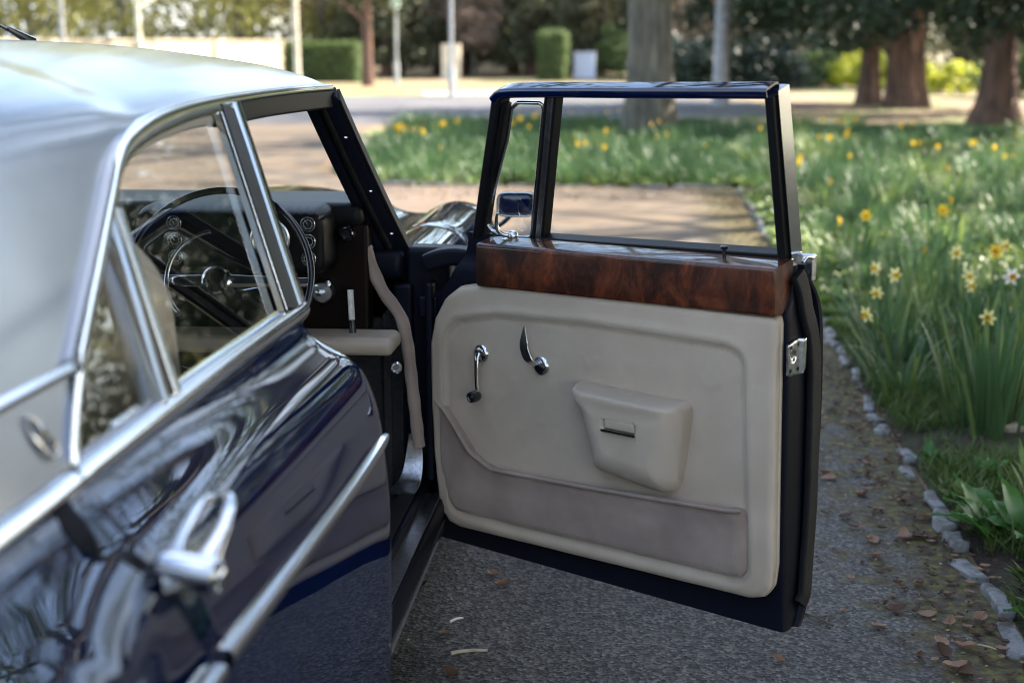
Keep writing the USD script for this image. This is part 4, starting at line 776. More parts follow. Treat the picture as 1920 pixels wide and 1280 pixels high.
# --- ground cover: grass and small plants (uncountable)
def tuft(rnd, n, h, w, rad):
    return cat_([blade(h * rnd.uniform(.4, 1), w, rnd.uniform(.1, .9), rnd.uniform(.2, 1.1), 2, rnd.uniform(0, 6.3), rnd.uniform(-rad, rad), rnd.uniform(-rad, rad), 0) for _ in range(n)])
def rosette(rnd, n, s):
    out = []
    for _ in range(n):
        a = rnd.uniform(0, 6.3); l = s * rnd.uniform(.5, 1); e = rnd.uniform(.1, .9); d = A([math.cos(a) * math.cos(e), math.sin(a) * math.cos(e), math.sin(e)]); q = A([-math.sin(a), math.cos(a), 0])
        out.append(T([d * l * .15, d * l * .6 + q * l * .28, d * l, d * l * .6 - q * l * .28], [(0, 1, 2), (0, 2, 3)]))
    return cat_(out)
rn = random.Random(5)
def scatter(n, poly, fn=None):
    x0, y0, x1, y1 = poly.bounds; P = NR.uniform((x0, y0), (x1, y1), (n, 2)); P = P[shapely.contains_xy(poly, P[:, 0], P[:, 1])]
    return P if fn is None else P[fn(P)]
near_v = sg.Polygon([(1.08, 2.4), (4.2, 2.4), (9.0, 30), (1.5, 30), (1.08, 16.9)]); bed_v = sg.Polygon([(1.3, 17.05), (-3.25, 17.05), (-5, 30), (1.5, 30)])
n8 = lambda P, s, sd: meshkit.fbm(np.c_[P * s, np.zeros(len(P))], 3, sd)
P1 = np.vstack([scatter(9000, sg.Polygon([(1.1, 2.6), (2.2, 2.6), (2.8, 8), (1.1, 8)]), lambda P: n8(P, 1.9, 14) > .42), scatter(34000, near_v, lambda P: (n8(P, 1.3, 4) > .44) & (NR.random(len(P)) < np.clip(9 / P[:, 1], .25, 1)))])
instancer('grass', [(tuft(rn, 9, .07, .004, .03), grass_m), (tuft(rn, 8, .10, .005, .04), grass_m)], np.c_[P1, np.full(len(P1), .012)], NR.uniform(0, 360, len(P1)), NR.uniform(.6, 1.5, len(P1)), 'short green grass growing over the verge', 'grass')
P2 = np.vstack([scatter(16000, near_v, lambda P: n8(P, .9, 9) > .44), scatter(9000, bed_v, lambda P: n8(P, .8, 9) > .42), scatter(9000, sg.Polygon([(1.1, 8.5), (3.6, 8.5), (4.6, 14.5), (1.15, 14.5)]))])
instancer('ground_cover', [(rosette(rn, 12, .06), cover_m), (rosette(rn, 10, .085), cover_m), (rosette(rn, 14, .05), daff_pale)], np.c_[P2, np.full(len(P2), .012)], NR.uniform(0, 360, len(P2)), NR.uniform(.6, 1.9, len(P2)), 'small leafy weeds spreading between the daffodils', 'weeds')
P3 = np.vstack([scatter(7000, bed_v), scatter(9000, sg.Polygon([(1.3, 8.5), (3.2, 8.5), (7, 29), (1.3, 29)]), lambda P: (n8(P, .7, 2) > .50) & (NR.random(len(P)) < np.clip((P[:, 1] - 7) / 9, .35, 1)))])
instancer('daffodil_foliage', [(cat_(strap_leaves(rn, 9, .14, .36, .017, .25, 1.0, 4)), daff_leaf), (cat_(strap_leaves(rn, 9, .14, .30, .017, .35, 1.2, 4)), daff_leaf), (cat_(strap_leaves(rn, 7, .14, .26, .02, .4, 1.2, 4)), daff_pale)], np.c_[P3, np.full(len(P3), .012)], NR.uniform(0, 360, len(P3)), NR.uniform(.45, .9, len(P3)), 'mass of green daffodil foliage filling the verge and bed', 'daffodil leaves')
# leaf litter along the kerb
def dleaf(rnd, L_, curl=.6, seg=5):
    t = np.linspace(-1, 1, seg + 1); w = L_ * .30 * (1 - np.abs(t) ** 2.2) * (1 + .15 * np.sin(t * 5)); x = t * L_ / 2; zc_ = curl * L_ * .25 * t * t + .004
    P = np.stack([np.stack([x, -w, zc_ + rnd.uniform(.2, .8) * w * curl], 1), np.stack([x, 0 * w, zc_ * .8], 1), np.stack([x, w, zc_ + rnd.uniform(.2, .9) * w * curl], 1)], 1)
    return grid(P)
strip = sg.Polygon([(.62, 2.5), (1.35, 2.5), (1.35, 16), (.6, 16)])
P4 = scatter(5200, strip, lambda P: NR.random(len(P)) < np.exp(-((P[:, 0] - .95) / .16) ** 2) * .8 + .02)
P4 = np.vstack([P4, scatter(2600, sg.Polygon([(1.1, 3), (3, 3), (5, 16), (1.1, 16)]), lambda P: n8(P, 1.1, 21) > .46), scatter(1500, sg.Polygon([(-3.2, 15.4), (1, 15.4), (1, 17.6), (-3.2, 17.6)])), scatter(3000, sg.Polygon([(4, 26), (10, 26), (14, 42), (4, 42)]))])
instancer('leaf_litter', [(dleaf(rn, .045, .9), dead_dark), (dleaf(rn, .06, 1.1), dead_dark), (dleaf(rn, .05, .6), dead_leaf)], np.c_[P4, np.full(len(P4), .006)], NR.uniform(0, 360, len(P4)), NR.uniform(.25, .8, len(P4)), 'small brown leaf litter gathered along the kerb', 'leaf litter')
P5 = scatter(3500, sg.Polygon([(-1.0, 2.3), (1, 2.3), (1, 9), (-1.0, 9)]))
P5 = P5[NR.random(len(P5)) < .10 + .5 * np.exp(-((P5[:, 0] - .95) / .3) ** 2)]
chipm = trimesh.creation.icosphere(1, .006); chipm.vertices = chipm.vertices * [1.5, .9, .6]
instancer('grit', [(chipm, granite), (chipm, twig_m), (chipm, dead_dark)], np.c_[P5, np.full(len(P5), .003)], NR.uniform(0, 360, len(P5)), NR.uniform(.3, .8, len(P5)), 'loose grit and crumbs lying on the driveway', 'grit')
# --- fallen leaves and twigs that can be told apart
def gpt(px, py, z=0.0):
    r = RT * (px - 960) / F_PX + UP * (640 - py) / F_PX + FW; t = (z - CAM_H) / r[2]; return r[0] * t, r[1] * t
LEAF = [(790, 1103, .05, 'folded rust brown leaf standing beside the car sill'), (925, 1078, .05, 'small tan leaf under the bottom edge of the open door'), (942, 1099, .05, 'curled tan leaf just in front of the open door bottom'), (832, 1190, .045, 'orange brown curled leaf on the tarmac below the white chip'), (846, 1266, .05, 'brown leaf at the bottom picture edge beside the car'),
        (1548, 891, .07, 'pinkish leaf behind the open door edge, upper of two touching'), (1553, 899, .07, 'pale pinkish leaf behind the open door edge, lower of two touching'), (1615, 929, .06, 'light brown leaf on the tarmac between door edge and mossy strip'), (1585, 971, .05, 'small orange leaf alone on the tarmac right of the door edge'), (1637, 1016, .065, 'pale leaf at the edge of the moss, upper of a pair'), (1640, 1046, .06, 'oval tan leaf at the edge of the moss, lower of a pair'),
        (1722, 1100, .055, 'curled tan leaf at the foot of the mossy strip'), (1680, 1147, .065, 'folded brown leaf on open tarmac right of the forked twig'), (1737, 1155, .055, 'flat tan leaf right of the folded brown leaf'), (1648, 1178, .06, 'oval light tan leaf below the forked twig'), (1765, 1207, .055, 'small pale leaf beside the moss near the lower right corner'), (1768, 1230, .065, 'large curled tan leaf above the lower right corner pile'), (1810, 1219, .06, 'brown leaf leaning on the litter near the lower right corner'), (1836, 1165, .06, 'broad pink brown leaf on the moss below the kerb stones'), (1790, 1256, .075, 'tan leaf on top of the pile at the bottom right'), (1812, 1265, .07, 'crumpled leaf under the pile at the bottom right'), (1735, 975, .07, 'crumpled brown leaf lying in the gutter against the kerb'), (1722, 1010, .07, 'orange brown leaf in the gutter below a kerb stone'), (1695, 1008, .07, 'dry curled leaf on the moss beside the gutter'), (1742, 1012, .065, 'upright dry leaf wedged against the kerb'), (1780, 1172, .05, 'thin brown leaf close to the kerb at the lower right'), (1460, 1240, .04, 'tiny tan leaf low on the tarmac right of the door corner'), (1582, 1150, .035, 'white bleached leaf beside the forked twig'), (1700, 945, .05, 'dark brown leaf in the gutter beside a kerb stone'), (1790, 860, .05, 'reddish leaf in the grass behind the kerb')]
for i, (px, py, s, lab) in enumerate(LEAF):
    x, y = gpt(px, py); rnd = random.Random(900 + i)
    m = dleaf(rnd, s, rnd.uniform(.5, 1.3), 7); a = rnd.uniform(0, 6.28); m.apply_transform(trimesh.transformations.rotation_matrix(a, (0, 0, 1))); m.apply_transform(trimesh.transformations.rotation_matrix(rnd.uniform(-.3, .3), (1, 0, 0)))
    m.vertices[:, 2] += .004 - m.vertices[:, 2].min()
    m.apply_translation((x, y, .02 if x > 1.06 else 0))
    obj('fallen_leaf', m, dead_leaf if i % 4 else dead_dark, None, smooth=60, label=lab, cat='leaf')
def stick(px0, py0, px1, py1, r, m, lab, nm='twig', cat='twig', fork=()):
    a, b = A([*gpt(px0, py0), .008]), A([*gpt(px1, py1), .008]); mid = (a + b) / 2 + A([.001, .003, .003])
    ms = [tube(spline([a, mid, b], 10), np.linspace(r, r * .7, 10), 8)] + [tube(spline([A([*gpt(*f[0]), .008]), A([*gpt(*f[1]), .014])], 6), np.linspace(r * .8, r * .4, 6), 6) for f in fork]
    obj(nm, cat_(ms), m, None, smooth=50, label=lab, cat=cat)
stick(846, 1229, 914, 1224, .0055, twig_m, 'pale straight stick on the tarmac at the bottom left of the ground')
stick(844, 1170, 868, 1163, .004, chip_m, 'short white wood chip on the tarmac beside the car', 'wood_chip', 'wood chip')
stick(1500, 1152, 1562, 1178, .004, bark_m, 'dark forked twig on the tarmac below the open door corner', fork=[((1530, 1163), (1600, 1152)), ((1548, 1172), (1556, 1150))])
stick(1432, 975 + 62, 1480, 1060, .003, bark_m, 'thin dark twig under the door corner shadow')
stick(1815, 1212, 1868, 1222, .003, twig_m, 'thin straw coloured stem lying near the lower right corner')
x, y = gpt(1898, 826); cm = rbox((-.05, -.03, 0), (.05, .03, .05), .012).subdivide().subdivide(); cm.vertices = cm.vertices + (meshkit.fbm(cm.vertices * 34 + np.array([[0, 0, 0]]), 3, 4)[:, None] - .5) * .06 * np.sign(cm.vertices + 1e-9); cm.apply_translation((x, y, .015))
obj('bark_piece', cm, twig_m, None, smooth=40, label='pale grey piece of weathered wood beside the tall daffodil clump', cat='wood')
# --- broad-leaved plant by the kerb
bp = thing('broad_leaf_plant', 'bright green broad leaved plant growing behind the kerb at the lower right', 'plant', (1.27, 4.60, .02))
def broad(rnd, L_, az, el, x, y, w=.42):
    t = np.linspace(0, 1, 9); ang = el - 1.0 * t ** 1.4 * rnd.uniform(.6, 1.3); r = np.r_[0, np.cumsum(np.cos(ang[:-1]) * L_ / 8)]; z = np.r_[0, np.cumsum(np.sin(ang[:-1]) * L_ / 8)]
    ww = L_ * w * .5 * np.sin(np.clip(t * 1.05 + .04, 0, 1) * math.pi) ** .75 * (1 - .25 * t); ww[0] = .004; c, s = math.cos(az), math.sin(az); rows = []
    for k in range(5):
        f = (k - 2) / 2; rows.append(np.stack([x + r * c - f * ww * s, y + r * s + f * ww * c, z + abs(f) * ww * .35 + .006 * np.sin(t * 14 + k) * abs(f)], 1))
    return grid(A(rows).transpose(1, 0, 2))
rnd = random.Random(31)
for i in range(34):
    a = rnd.uniform(0, 6.28); rr = rnd.uniform(.02, .20)
    obj('leaf', broad(rnd, rnd.uniform(.13, .24), a, rnd.uniform(.3, 1.3), rr * math.cos(a), rr * math.sin(a) * 1.2), broad_m, bp, smooth=60, local=True)
obj('stems', cat_([tube(A([(0, 0, -.02), (.05 * math.cos(k), .05 * math.sin(k), .06)]), .004, 6) for k in range(5)]), broad_m, bp, local=True)
daffodil('daffodil_clump', 'small grey green tuft of strap leaves behind the broad leaved plant', (1.40, 4.98, .02), 55, 26, .10, .22, (), None, daff_pale, curl=1.0, lean=.4)
for i, (x, y, lab) in enumerate([(1.30, 5.35, 'low leafy weed beside the kerb below the tall daffodil clump'), (1.12, 3.95, 'small tufted weed against the lowest kerb stones'), (1.12, 5.55, 'tiny green weed rooted between two kerb stones')]):
    w_ = thing('weed', lab, 'weed', (x, y, .02)); rnd = random.Random(70 + i)
    for k in range(12): obj('leaf', broad(rnd, rnd.uniform(.05, .10), rnd.uniform(0, 6.28), rnd.uniform(.4, 1.2), rnd.uniform(-.03, .03), rnd.uniform(-.03, .03), .4), broad_m, w_, smooth=60, local=True)

# ---------------------------------------------------------------- trees
def leaf_cloud(rnd_seed, centers, radii, n_each, size, up=.3, flat=1.0):
    g = np.random.default_rng(rnd_seed); V, Fc = [], []
    c = np.repeat(np.asarray(centers, float), n_each, 0); r = np.repeat(np.asarray(radii, float), n_each)
    d = g.normal(size=(len(c), 3)); d /= np.linalg.norm(d, axis=1, keepdims=True); rad = g.random(len(c)) ** .45
    p = c + d * (rad * r)[:, None] * [1, 1, flat]
    nrm = d + g.normal(size=d.shape) * .6 + [0, 0, up]; nrm /= np.linalg.norm(nrm, axis=1, keepdims=True)
    e = np.cross(nrm, g.normal(size=d.shape)); e /= np.linalg.norm(e, axis=1, keepdims=True); q = np.cross(nrm, e); s = size * g.uniform(.6, 1.3, len(c))[:, None]
    v = np.stack([p - e * s, p - q * s * .55 + nrm * s * .1, p + e * s, p + q * s * .55 + nrm * s * .1], 1).reshape(-1, 3)
    i = np.arange(len(c)) * 4
    return T(v, np.stack([i, i + 1, i + 2, i + 3], 1))
def crown_pts(seed, n, rx, ry, z0, z1, shape='round'):
    g = np.random.default_rng(seed); out = []
    while len(out) < n:
        x, y, z = g.uniform(-1, 1), g.uniform(-1, 1), g.uniform(0, 1); r = math.hypot(x, y)
        lim = {'round': math.sqrt(max(0, 1 - (2 * z - 1) ** 2)), 'cone': 1.02 - z, 'dome': math.sqrt(max(0, 1 - z * z)), 'skirt': (1 - z) ** .55}[shape]
        if r > lim or (r < lim * .45 and g.random() < .6): continue
        out.append((x * rx, y * ry, z0 + (z1 - z0) * z))
    return A(out)
def trunk_mesh(h, r, seed=0, lean=(0, 0), flare=1.5, flute=.0, n=16, seg=14):
    t = np.linspace(0, 1, seg); a = np.arange(n) / n * 2 * math.pi; rows = []
    for k in t:
        rad = r * (1 - .55 * k) * (1 + (flare - 1) * math.exp(-k * h / .45)); f = 1 + flute * np.sin(a * 5 + seed + k * 1.5) + flute * .6 * np.sin(a * 9 + seed * 2)
        w = .12 * r * math.sin(k * 7 + seed)
        rows.append(np.stack([lean[0] * k * h + w + rad * f * np.cos(a), lean[1] * k * h + rad * f * np.sin(a), np.full(n, k * h - .06)], 1))
    return grid(A(rows), cv=True, flip=True)
def limbs(seed, h, r, n, z0, length, rise=.5):
    rnd = random.Random(seed); out = []
    for k in range(n):
        a = rnd.uniform(0, 6.28); z = rnd.uniform(z0, h * .95); l = length * rnd.uniform(.6, 1.2); d = A([math.cos(a), math.sin(a), rise * rnd.uniform(.3, 1.3)])
        p = [A([0, 0, z]), A([0, 0, z]) + d * l * .5 + A([0, 0, .1 * l]), A([0, 0, z]) + d * l + A([rnd.uniform(-.2, .2) * l, rnd.uniform(-.2, .2) * l, .25 * l])]
        out.append(tube(spline(p, 8), np.linspace(r * .38, r * .06, 8), 7))
        for _ in range(3):
            q = p[1] + (p[2] - p[1]) * rnd.random(); e = A([rnd.uniform(-1, 1), rnd.uniform(-1, 1), rnd.uniform(.1, .9)]) * l * .45; out.append(tube(A([q, q + e * .5 + [0, 0, .05 * l], q + e]), np.linspace(r * .12, r * .02, 3), 5))
    return cat_(out)
def tree(name, label, cat, loc, th, tr, bark, crown, leafm, group=None, tseed=1, flute=.03, flare=1.5, lean=(0, 0), nl=0, ll=2, lz=2, rz=0, sc=1.0):
    """crown: (seed, clusters, rx, ry, z0, z1, shape, cluster radius, leaves each, leaf size)"""
    t = thing(name, label, cat, loc, rz, sc, group)
    if th: 
        tk = obj('trunk', trunk_mesh(th, tr, tseed, lean, flare, flute), bark, t, smooth=60, local=True)
        if nl: obj('limbs', limbs(tseed, th, tr, nl, lz, ll), bark, tk, smooth=60, local=True, kind='stuff')
    if crown:
        s, n, rx, ry, z0, z1, sh, cr, ne, ls = crown; g = np.random.default_rng(s); c = crown_pts(s, n, rx, ry, z0, z1, sh)
        obj('crown', leaf_cloud(s + 1, c, cr * g.uniform(.6, 1.25, n), ne, ls, flat=.75), leafm, t, smooth=False, local=True, kind='stuff')
    return t
# the big bare tree, the slim grey trunk and the yews on the right
tree('tree', 'large grey brown tree trunk behind the open door window, sunlit down its right edge', 'tree', (.06, 25.9, 0), 16, .40, bark_m, (41, 150, 8.5, 8, 5.0, 18, 'round', 1.15, 70, .10), hedge_m, tseed=2, flare=1.35, nl=34, ll=6.5, lz=5.0)
tree('tree', 'slim smooth grey trunk between the big trunk and the dark shrubs', 'tree', (2.08, 40.8, 0), 15, .21, grey_bark, (42, 100, 5.5, 5.5, 6, 18, 'round', 1.0, 60, .10), hedge_m, tseed=4, flare=1.2, nl=22, ll=4.5, lz=5)
y1 = tree('yew_tree', 'yew with a thick reddish fluted trunk, left of the two dark yews', 'yew', (7.02, 41.0, 0), 9, .50, yew_bark, (43, 230, 6.2, 5.5, 2.1, 12, 'skirt', .95, 95, .13), yew_m, tseed=3, flute=.13, flare=1.25, nl=14, ll=5, lz=2.4)
tree('yew_tree', 'narrow dark yew stem standing close behind the thick left yew trunk', 'yew', (6.35, 42.6, 0), 8, .27, yew_bark, (44, 90, 3.5, 3.5, 2.4, 9, 'skirt', .9, 80, .13), yew_m, tseed=5, flute=.12, lean=(-.02, 0))
tree('yew_tree', 'yew with a flared dark trunk at the right picture edge', 'yew', (7.0, 30.3, 0), 8, .36, yew_bark, (45, 230, 5.4, 5.0, 2.0, 10, 'skirt', .85, 95, .11), yew_m, tseed=6, flute=.14, flare=1.75, nl=14, ll=4.5, lz=2.3)
# lighter greenery seen under and beyond the yews
def shrub(name, label, loc, s, n, rx, ry, h, cr, ne, ls, m, shape='dome', z0=.0, cat='shrub', group=None, stem=.06):
    return tree(name, label, cat, (*loc, 0), max(.8, h * .45), stem, bark_m, (s, n, rx, ry, z0 + cr * .3, h - cr * .5, shape, cr, ne, ls), m, group, tseed=s)
shrub('lime_shrub', 'bright yellow green shrub in sun left of the thick yew trunk', (8.75, 60.5), 51, 40, 1.5, 1.2, 2.1, .45, 80, .10, lime_m)
shrub('lime_shrub', 'low sunlit yellow green hedge seen between the two yew trunks', (10.4, 53.5), 52, 40, 1.9, .9, 1.2, .35, 80, .09, lime_m)
shrub('olive_shrub', 'pale olive shrub at the right picture edge beyond the flared yew', (13.0, 49), 53, 50, 2.4, 1.6, 2.6, .6, 80, .11, hedge_m)
shrub('olive_shrub', 'light green bush in sun just left of the lime shrub', (7.0, 61), 54, 30, 1.0, 1.0, 1.6, .45, 70, .10, hedge_m)
for i, (x, y, w_, h, lab) in enumerate([(2.6, 58, 1.4, 2.4, 'dark evergreen shrub right of the big trunk, behind the slim trunk'), (4.6, 58.5, 1.7, 2.7, 'widest dark glossy evergreen shrub left of the lime shrub'), (6.4, 63, 1.7, 3.4, 'taller dark evergreen shrub set back behind the light green bush'), (1.2, 60, 1.2, 2.2, 'dark evergreen shrub half hidden by the big trunk')]):
    shrub('evergreen_shrub', lab, (x, y), 60 + i, 50, w_, 1.3, h, .55, 90, .10, dark_shrub_m)
shrub('beech_hedge', 'tan leaved shrub with dry leaves above the dark evergreen shrubs', (4.2, 74), 66, 60, 4.2, 1.6, 5.2, .9, 70, .13, tan_m)
# middle: clipped hedges, the pale cabinet, wall, gate pier, house
def hedge_block(label, x0, x1, y0, y1, h, seed, name='clipped_hedge', m=None):
    t = thing(name, label, 'hedge', ((x0 + x1) / 2, (y0 + y1) / 2, 0)); g = np.random.default_rng(seed)
    area = 2 * ((x1 - x0) * h + (y1 - y0) * h) + (x1 - x0) * (y1 - y0); n = int(area * 300); sx, sy = (x1 - x0) / 2, (y1 - y0) / 2
    p = g.uniform(-1, 1, (n, 3)) * [sx, sy, h / 2] + [0, 0, h / 2]; ax = g.choice(5, n, p=A([sy * h, sy * h, sx * h, sx * h, sx * sy * 2]) / (2 * sy * h + 2 * sx * h + 2 * sx * sy))
    p[ax == 0, 0] = sx; p[ax == 1, 0] = -sx; p[ax == 2, 1] = sy; p[ax == 3, 1] = -sy; p[ax == 4, 2] = h
    nn = A([[1, 0, 0], [-1, 0, 0], [0, 1, 0], [0, -1, 0], [0, 0, 1.0]])[ax]; p = p + nn * g.normal(0, .085, (n, 1)); d = nn + g.normal(size=(n, 3)) * .45; d /= np.linalg.norm(d, axis=1, keepdims=True)
    e = np.cross(d, g.normal(size=d.shape)); e /= np.linalg.norm(e, axis=1, keepdims=True); q = np.cross(d, e); s = .07 * g.uniform(.6, 1.3, (n, 1))
    v = np.stack([p - e * s, p - q * s * .6, p + e * s, p + q * s * .6], 1).reshape(-1, 3); i = np.arange(n) * 4
    obj('foliage', T(v, np.stack([i, i + 1, i + 2, i + 3], 1)), m or hedge_m, t, smooth=False, local=True, kind='stuff')
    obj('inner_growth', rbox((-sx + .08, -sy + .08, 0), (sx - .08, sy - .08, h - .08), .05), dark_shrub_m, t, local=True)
hedge_block('tall clipped hedge left of the pale blue cabinet, sunlit on its right face', -5.1, -3.9, 72, 75, 2.3, 1)
shrub('olive_shrub', 'loose pale green shrub right of the pale blue cabinet', (-1.6, 76), 56, 40, 1.1, .9, 2.9, .5, 60, .10, hedge_m)
hedge_block('long dark green hedge right of the sunlit cream wall', -16.8, -13.4, 68.5, 70, 1.75, 3)
cb = thing('utility_cabinet', 'pale blue cabinet standing between the two clipped hedges', 'cabinet', (-3.0, 74.3, 0))
obj('body', rbox((-3.52, 74.0, .05), (-2.48, 74.6, 1.30), .02), cabinet_m, cb); obj('lid', rbox((-3.56, 73.95, 1.29), (-2.44, 74.65, 1.36), .02), cabinet_m, cb); obj('plinth', box((-3.5, 74.02, -.02), (-2.5, 74.58, .06)), granite, cb, smooth=False)
obj('door', rbox((-3.46, 73.985, .12), (-3.02, 74.01, 1.24), .006), cabinet_m, cb); obj('door', rbox((-2.98, 73.985, .12), (-2.54, 74.01, 1.24), .006), cabinet_m, cb)
wl_ = thing('garden_wall', 'long sunlit cream rendered garden wall behind the car roof', 'wall', (-16.9, 71, 0))
WD, WN = A([-.62, -.785, 0]), A([.785, -.62, 0])
def wbox(a0, a1, b0, b1, z0, z1): return place(box((a0, b0, z0), (a1, b1, z1)), (-16.9, 71, 0), WD, WN, A([0, 0, 1.0]))
for nm_, m_ in (('wall_face', wbox(0, 34, -.12, .12, -.05, 1.85)), ('coping', wbox(-.05, 34, -.17, .17, 1.852, 1.94))): m_.fix_normals(); obj(nm_, m_, render_m, wl_, smooth=False)
for k in range(8): m_ = wbox(.02 + 4.2 * k, .45 + 4.2 * k, .122, .22, -.05, 1.848); m_.fix_normals(); obj('pier', m_, render_m, wl_, smooth=False)
gp = thing('gate_pier', 'short cream gate pier between the two lamp posts', 'gate pier', (-9.9, 76, 0))
obj('shaft', box((-10.35, 75.6, -.05), (-9.45, 76.4, 1.72)), render_m, gp, smooth=False); obj('cap', box((-10.37, 75.58, 1.722), (-9.43, 76.42, 1.77)), render_m, gp, smooth=False)
hs = thing('house', 'white house glimpsed through the dark conifers', 'house', (-8, 100, 0))
obj('wall', box((-16, 98, -.05), (2, 106, 5.4)), render_m, hs, smooth=False)
rf = obj('roof', T([(-16.5, 97.5, 5.4), (2.5, 97.5, 5.4), (2.5, 106.5, 5.4), (-16.5, 106.5, 5.4), (-15, 102, 8.6), (1, 102, 8.6)], [(0, 1, 5), (0, 5, 4), (2, 3, 4), (2, 4, 5), (1, 2, 5), (3, 0, 4), (0, 3, 2), (0, 2, 1)]), slate_m, hs, smooth=False); obj('chimney', box((-9, 101.5, 7.9), (-8, 102.5, 10)), render_m, rf, smooth=False)
for k in range(5):
    for z in (1.0, 3.3):
        w_ = obj('window', box((-14.6 + 3.6 * k, 97.93, z), (-13.4 + 3.6 * k, 97.998, z + 1.4)), render_m, hs, smooth=False)
        obj('pane', box((-14.5 + 3.6 * k, 97.92, z + .1), (-13.5 + 3.6 * k, 97.928, z + 1.3)), black_gloss, w_, smooth=False)
def lamp_post(label, loc, h, lantern):
    t = thing('lamp_post', label, 'lamp post', (*loc, 0))
    obj('post', cat_([lathe([(.11, -.05), (.11, .9), (.075, .96), (.06, 1.1), (.055, h)], 14)]), post_m, t, local=True, smooth=40)
    obj('collar', lathe([(.08, h * .62), (.08, h * .62 + .06), (.05, h * .62 + .1)], 12), post_m, t, local=True)
    if lantern:
        obj('lantern', lathe([(.10, h), (.17, h + .05), (.27, h + .55), (.30, h + .58), (0, h + .85)], 8), mat('lantern_green', {'p': ('principled_bsdf', {'base_color': (.35, .48, .42), 'roughness': .3})}, surface='p.BSDF'), t, local=True, smooth=False)
    else:
        obj('arm', tube(spline([(0, 0, h - .02), (0, -.1, h + .5), (0, -.6, h + .8), (0, -1.0, h + .8)], 12), .03, 8), post_m, t, local=True); obj('lamp_head', rbox((-.12, -1.5, h + .72), (.12, -.9, h + .86), .05), post_m, t, local=True)
lamp_post('pale lamp post with a green lantern, left of the two lamp posts', (-10.9, 65), 3.25, True)
lamp_post('tall pale lamp post on the grass corner, right of the lantern post', (-6.25, 48), 5.2, False)
# birches and other pale or dark stems on the left
tree('birch_tree', 'pale birch trunk with a slanting limb above the middle of the car roof', 'birch', (-18.7, 54, 0), 11, .12, birch_m, (71, 50, 3, 3, 3.5, 12, 'round', 1.0, 50, .12), olive_m, tseed=7, flare=1.1, nl=9, ll=3.5, lz=1.6)
tree('birch_tree', 'pale birch trunk in front of the end of the cream wall', 'birch', (-15.6, 66.0, 0), 11, .15, birch_m, (72, 50, 3, 3, 4, 12, 'round', 1.0, 50, .12), olive_m, tseed=8, flare=1.1, nl=9, ll=3, lz=3)
tree('dark_stem_tree', 'dark thin trunk at the upper left above the car roof', 'tree', (-19.6, 49, 0), 10, .11, grey_bark, (73, 50, 3, 3, 4, 11, 'round', 1.0, 50, .12), olive_m, tseed=9, flare=1.1, nl=8, ll=3, lz=3)
tree('dark_stem_tree', 'dark straight trunk right of the long dark hedge', 'tree', (-11.6, 62, 0), 10, .24, yew_bark, (74, 60, 3, 3, 2.6, 11, 'round', 1.0, 70, .13), conifer_m, tseed=10, flare=1.2, nl=8, ll=3, lz=2)
# tree belt: one prototype of each kind, the rest copies
kinds = {
 'conifer_tree': tree('conifer_tree', 'dark conifer in the belt directly left of the house', 'conifer', (-14.0, 80, 0), 9, .30, yew_bark, (81, 130, 3.2, 3.2, .9, 12, 'cone', .95, 70, .15), conifer_m, 'dark conifers beyond the road'),
 'spring_tree': tree('spring_tree', 'yellow green spring tree leftmost behind the cream wall', 'tree', (-33, 78, 0), 7, .22, bark_m, (82, 110, 3.8, 3.4, .6, 9.5, 'round', 1.0, 46, .14), olive_m, 'spring green trees behind the wall', nl=10, ll=3),
 'bare_tree': tree('bare_tree', 'pinkish tan twiggy tree behind the left lamp post', 'tree', (-13.6, 82.5, 0), 7, .20, bark_m, (83, 110, 2.9, 2.6, 1.6, 8, 'round', .9, 80, .12), tan_m, 'tan twiggy trees beyond the road', nl=14, ll=3)}
BELT = [('conifer_tree', -10.2, 86, 1.0), ('conifer_tree', -6.4, 83, .95), ('conifer_tree', -2.6, 88, 1.05), ('conifer_tree', 1.6, 82, .9), ('conifer_tree', -8.2, 93, 1.15), ('conifer_tree', 12.0, 78, .9), ('conifer_tree', 16.5, 70, .9), ('conifer_tree', 9.2, 90, 1.1), ('conifer_tree', 20, 84, 1.1), ('conifer_tree', -12.4, 90, 1.2), ('conifer_tree', -4.2, 93, 1.2), ('conifer_tree', 5.2, 86, 1.1), ('conifer_tree', -16.8, 88, 1.0),
    ('spring_tree', -39, 80, 1.1), ('spring_tree', -27.5, 77, .9), ('spring_tree', -22, 80, 1.0), ('spring_tree', -18, 82, .85), ('spring_tree', -30, 86, 1.2), ('spring_tree', -24, 90, 1.2), ('spring_tree', -36, 90, 1.2), ('spring_tree', 24, 66, .9), ('spring_tree', 16, 62, .7), ('bare_tree', 7.5, 80, 1.0), ('bare_tree', -20.5, 92, 1.1), ('bare_tree', -9.3, 80.5, .55)]
ORD = 'first second third fourth fifth sixth seventh eighth ninth tenth eleventh twelfth thirteenth fourteenth'.split()
BELT.sort(key=lambda b: b[1] / b[2]); seen = {}
for k, x, y, s in BELT:
    n = seen[k] = seen.get(k, 0) + 1
    nm = {'conifer_tree': ('dark conifer beyond the road, %s from the left among the smaller conifers', 'dark conifers beyond the road'), 'spring_tree': ('yellow green spring tree, %s from the left behind the leftmost one', 'spring green trees behind the wall'), 'bare_tree': ('tan twiggy tree beyond the road, %s from the left of three', 'tan twiggy trees beyond the road')}[k]
    dup(kinds[k], (x, y, 0), R.uniform(0, 360), (s, s, s * {'conifer_tree': 1.5, 'spring_tree': 1.9, 'bare_tree': 1.2}[k]), nm[0] % ORD[n - 1], nm[1])
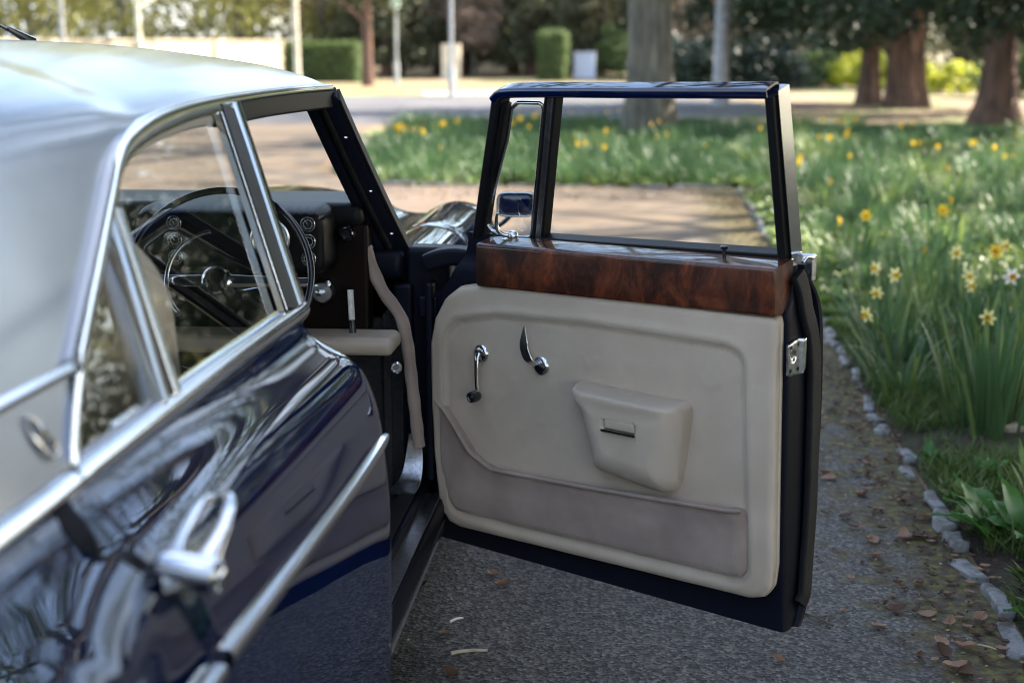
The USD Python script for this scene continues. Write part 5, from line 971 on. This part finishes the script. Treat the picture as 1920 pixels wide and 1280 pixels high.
# far wood closing the view
g = np.random.default_rng(77); fx = np.r_[np.linspace(-75, 75, 190)]; fz = g.uniform(.5, 1, 190)
fc = np.vstack([np.c_[fx + g.normal(0, 1, 190), 112 + g.uniform(-5, 8, 190), h * 11 * fz + .8] for h in (.08, .3, .52, .75, 1.0)])
obj('far_wood', leaf_cloud(78, fc, g.uniform(1.4, 2.6, len(fc)), 34, .34), far_m, None, smooth=False, label='distant wood closing the view behind all the trees', cat='wood', kind='stuff')
# trees standing right of and behind the viewpoint: they shade the car and are mirrored in it
kn = tree('yew_tree', 'broad yew beside the driveway that shades the car', 'yew', (8.6, 9.6, 0), 9, .42, yew_bark, (91, 240, 5.0, 4.6, 3.0, 12, 'round', .95, 95, .13), yew_m, 'yews beside the driveway', flute=.1, nl=12, ll=4, lz=3, sc=1.2)
for x, y, s, rz in ((10.0, 2.0, 1.45, 200), (15.5, 8.0, 1.6, 130)): dup(kn, (x, y, 0), rz, s)
bt = tree('bare_tree', 'sparse twiggy tree standing in the verge right of the driveway', 'tree', (10.5, 17.5, 0), 11, .22, bark_m, (95, 60, 3.6, 3.4, 3.4, 12, 'round', .8, 9, .07), tan_m, 'sparse trees in the verge', nl=22, ll=3.6, lz=3)
for x, y, s, rz in ((15.5, 21, 1.1, 60), (12, 25, .9, 140), (19, 29, 1.2, 200), (9.8, 36.5, 1.0, 290)): dup(bt, (x, y, 0), rz, s)
for x, y, s in ((8, -5, 1.6), (14, -4, 1.9), (2, -14, 1.1), (-8, -16, 1.2), (-14, -4, 1.1), (-16, 8, 1.0), (-18, 20, 1.1)):
    dup(kinds['spring_tree'], (x, y, 0), R.uniform(0, 360), s, 'yellow green spring tree out of view %s' % ('right of the viewpoint, nearer the driveway' if x == 8 else 'right of the viewpoint, further back' if x == 14 else 'straight behind the viewpoint' if x == 2 else 'behind the viewpoint, to the left' if x == -8 else 'left of the car, level with its boot' if x == -14 else 'left of the car, level with its bonnet' if x == -16 else 'left of the driveway, beyond the car'), 'spring trees around the driveway')
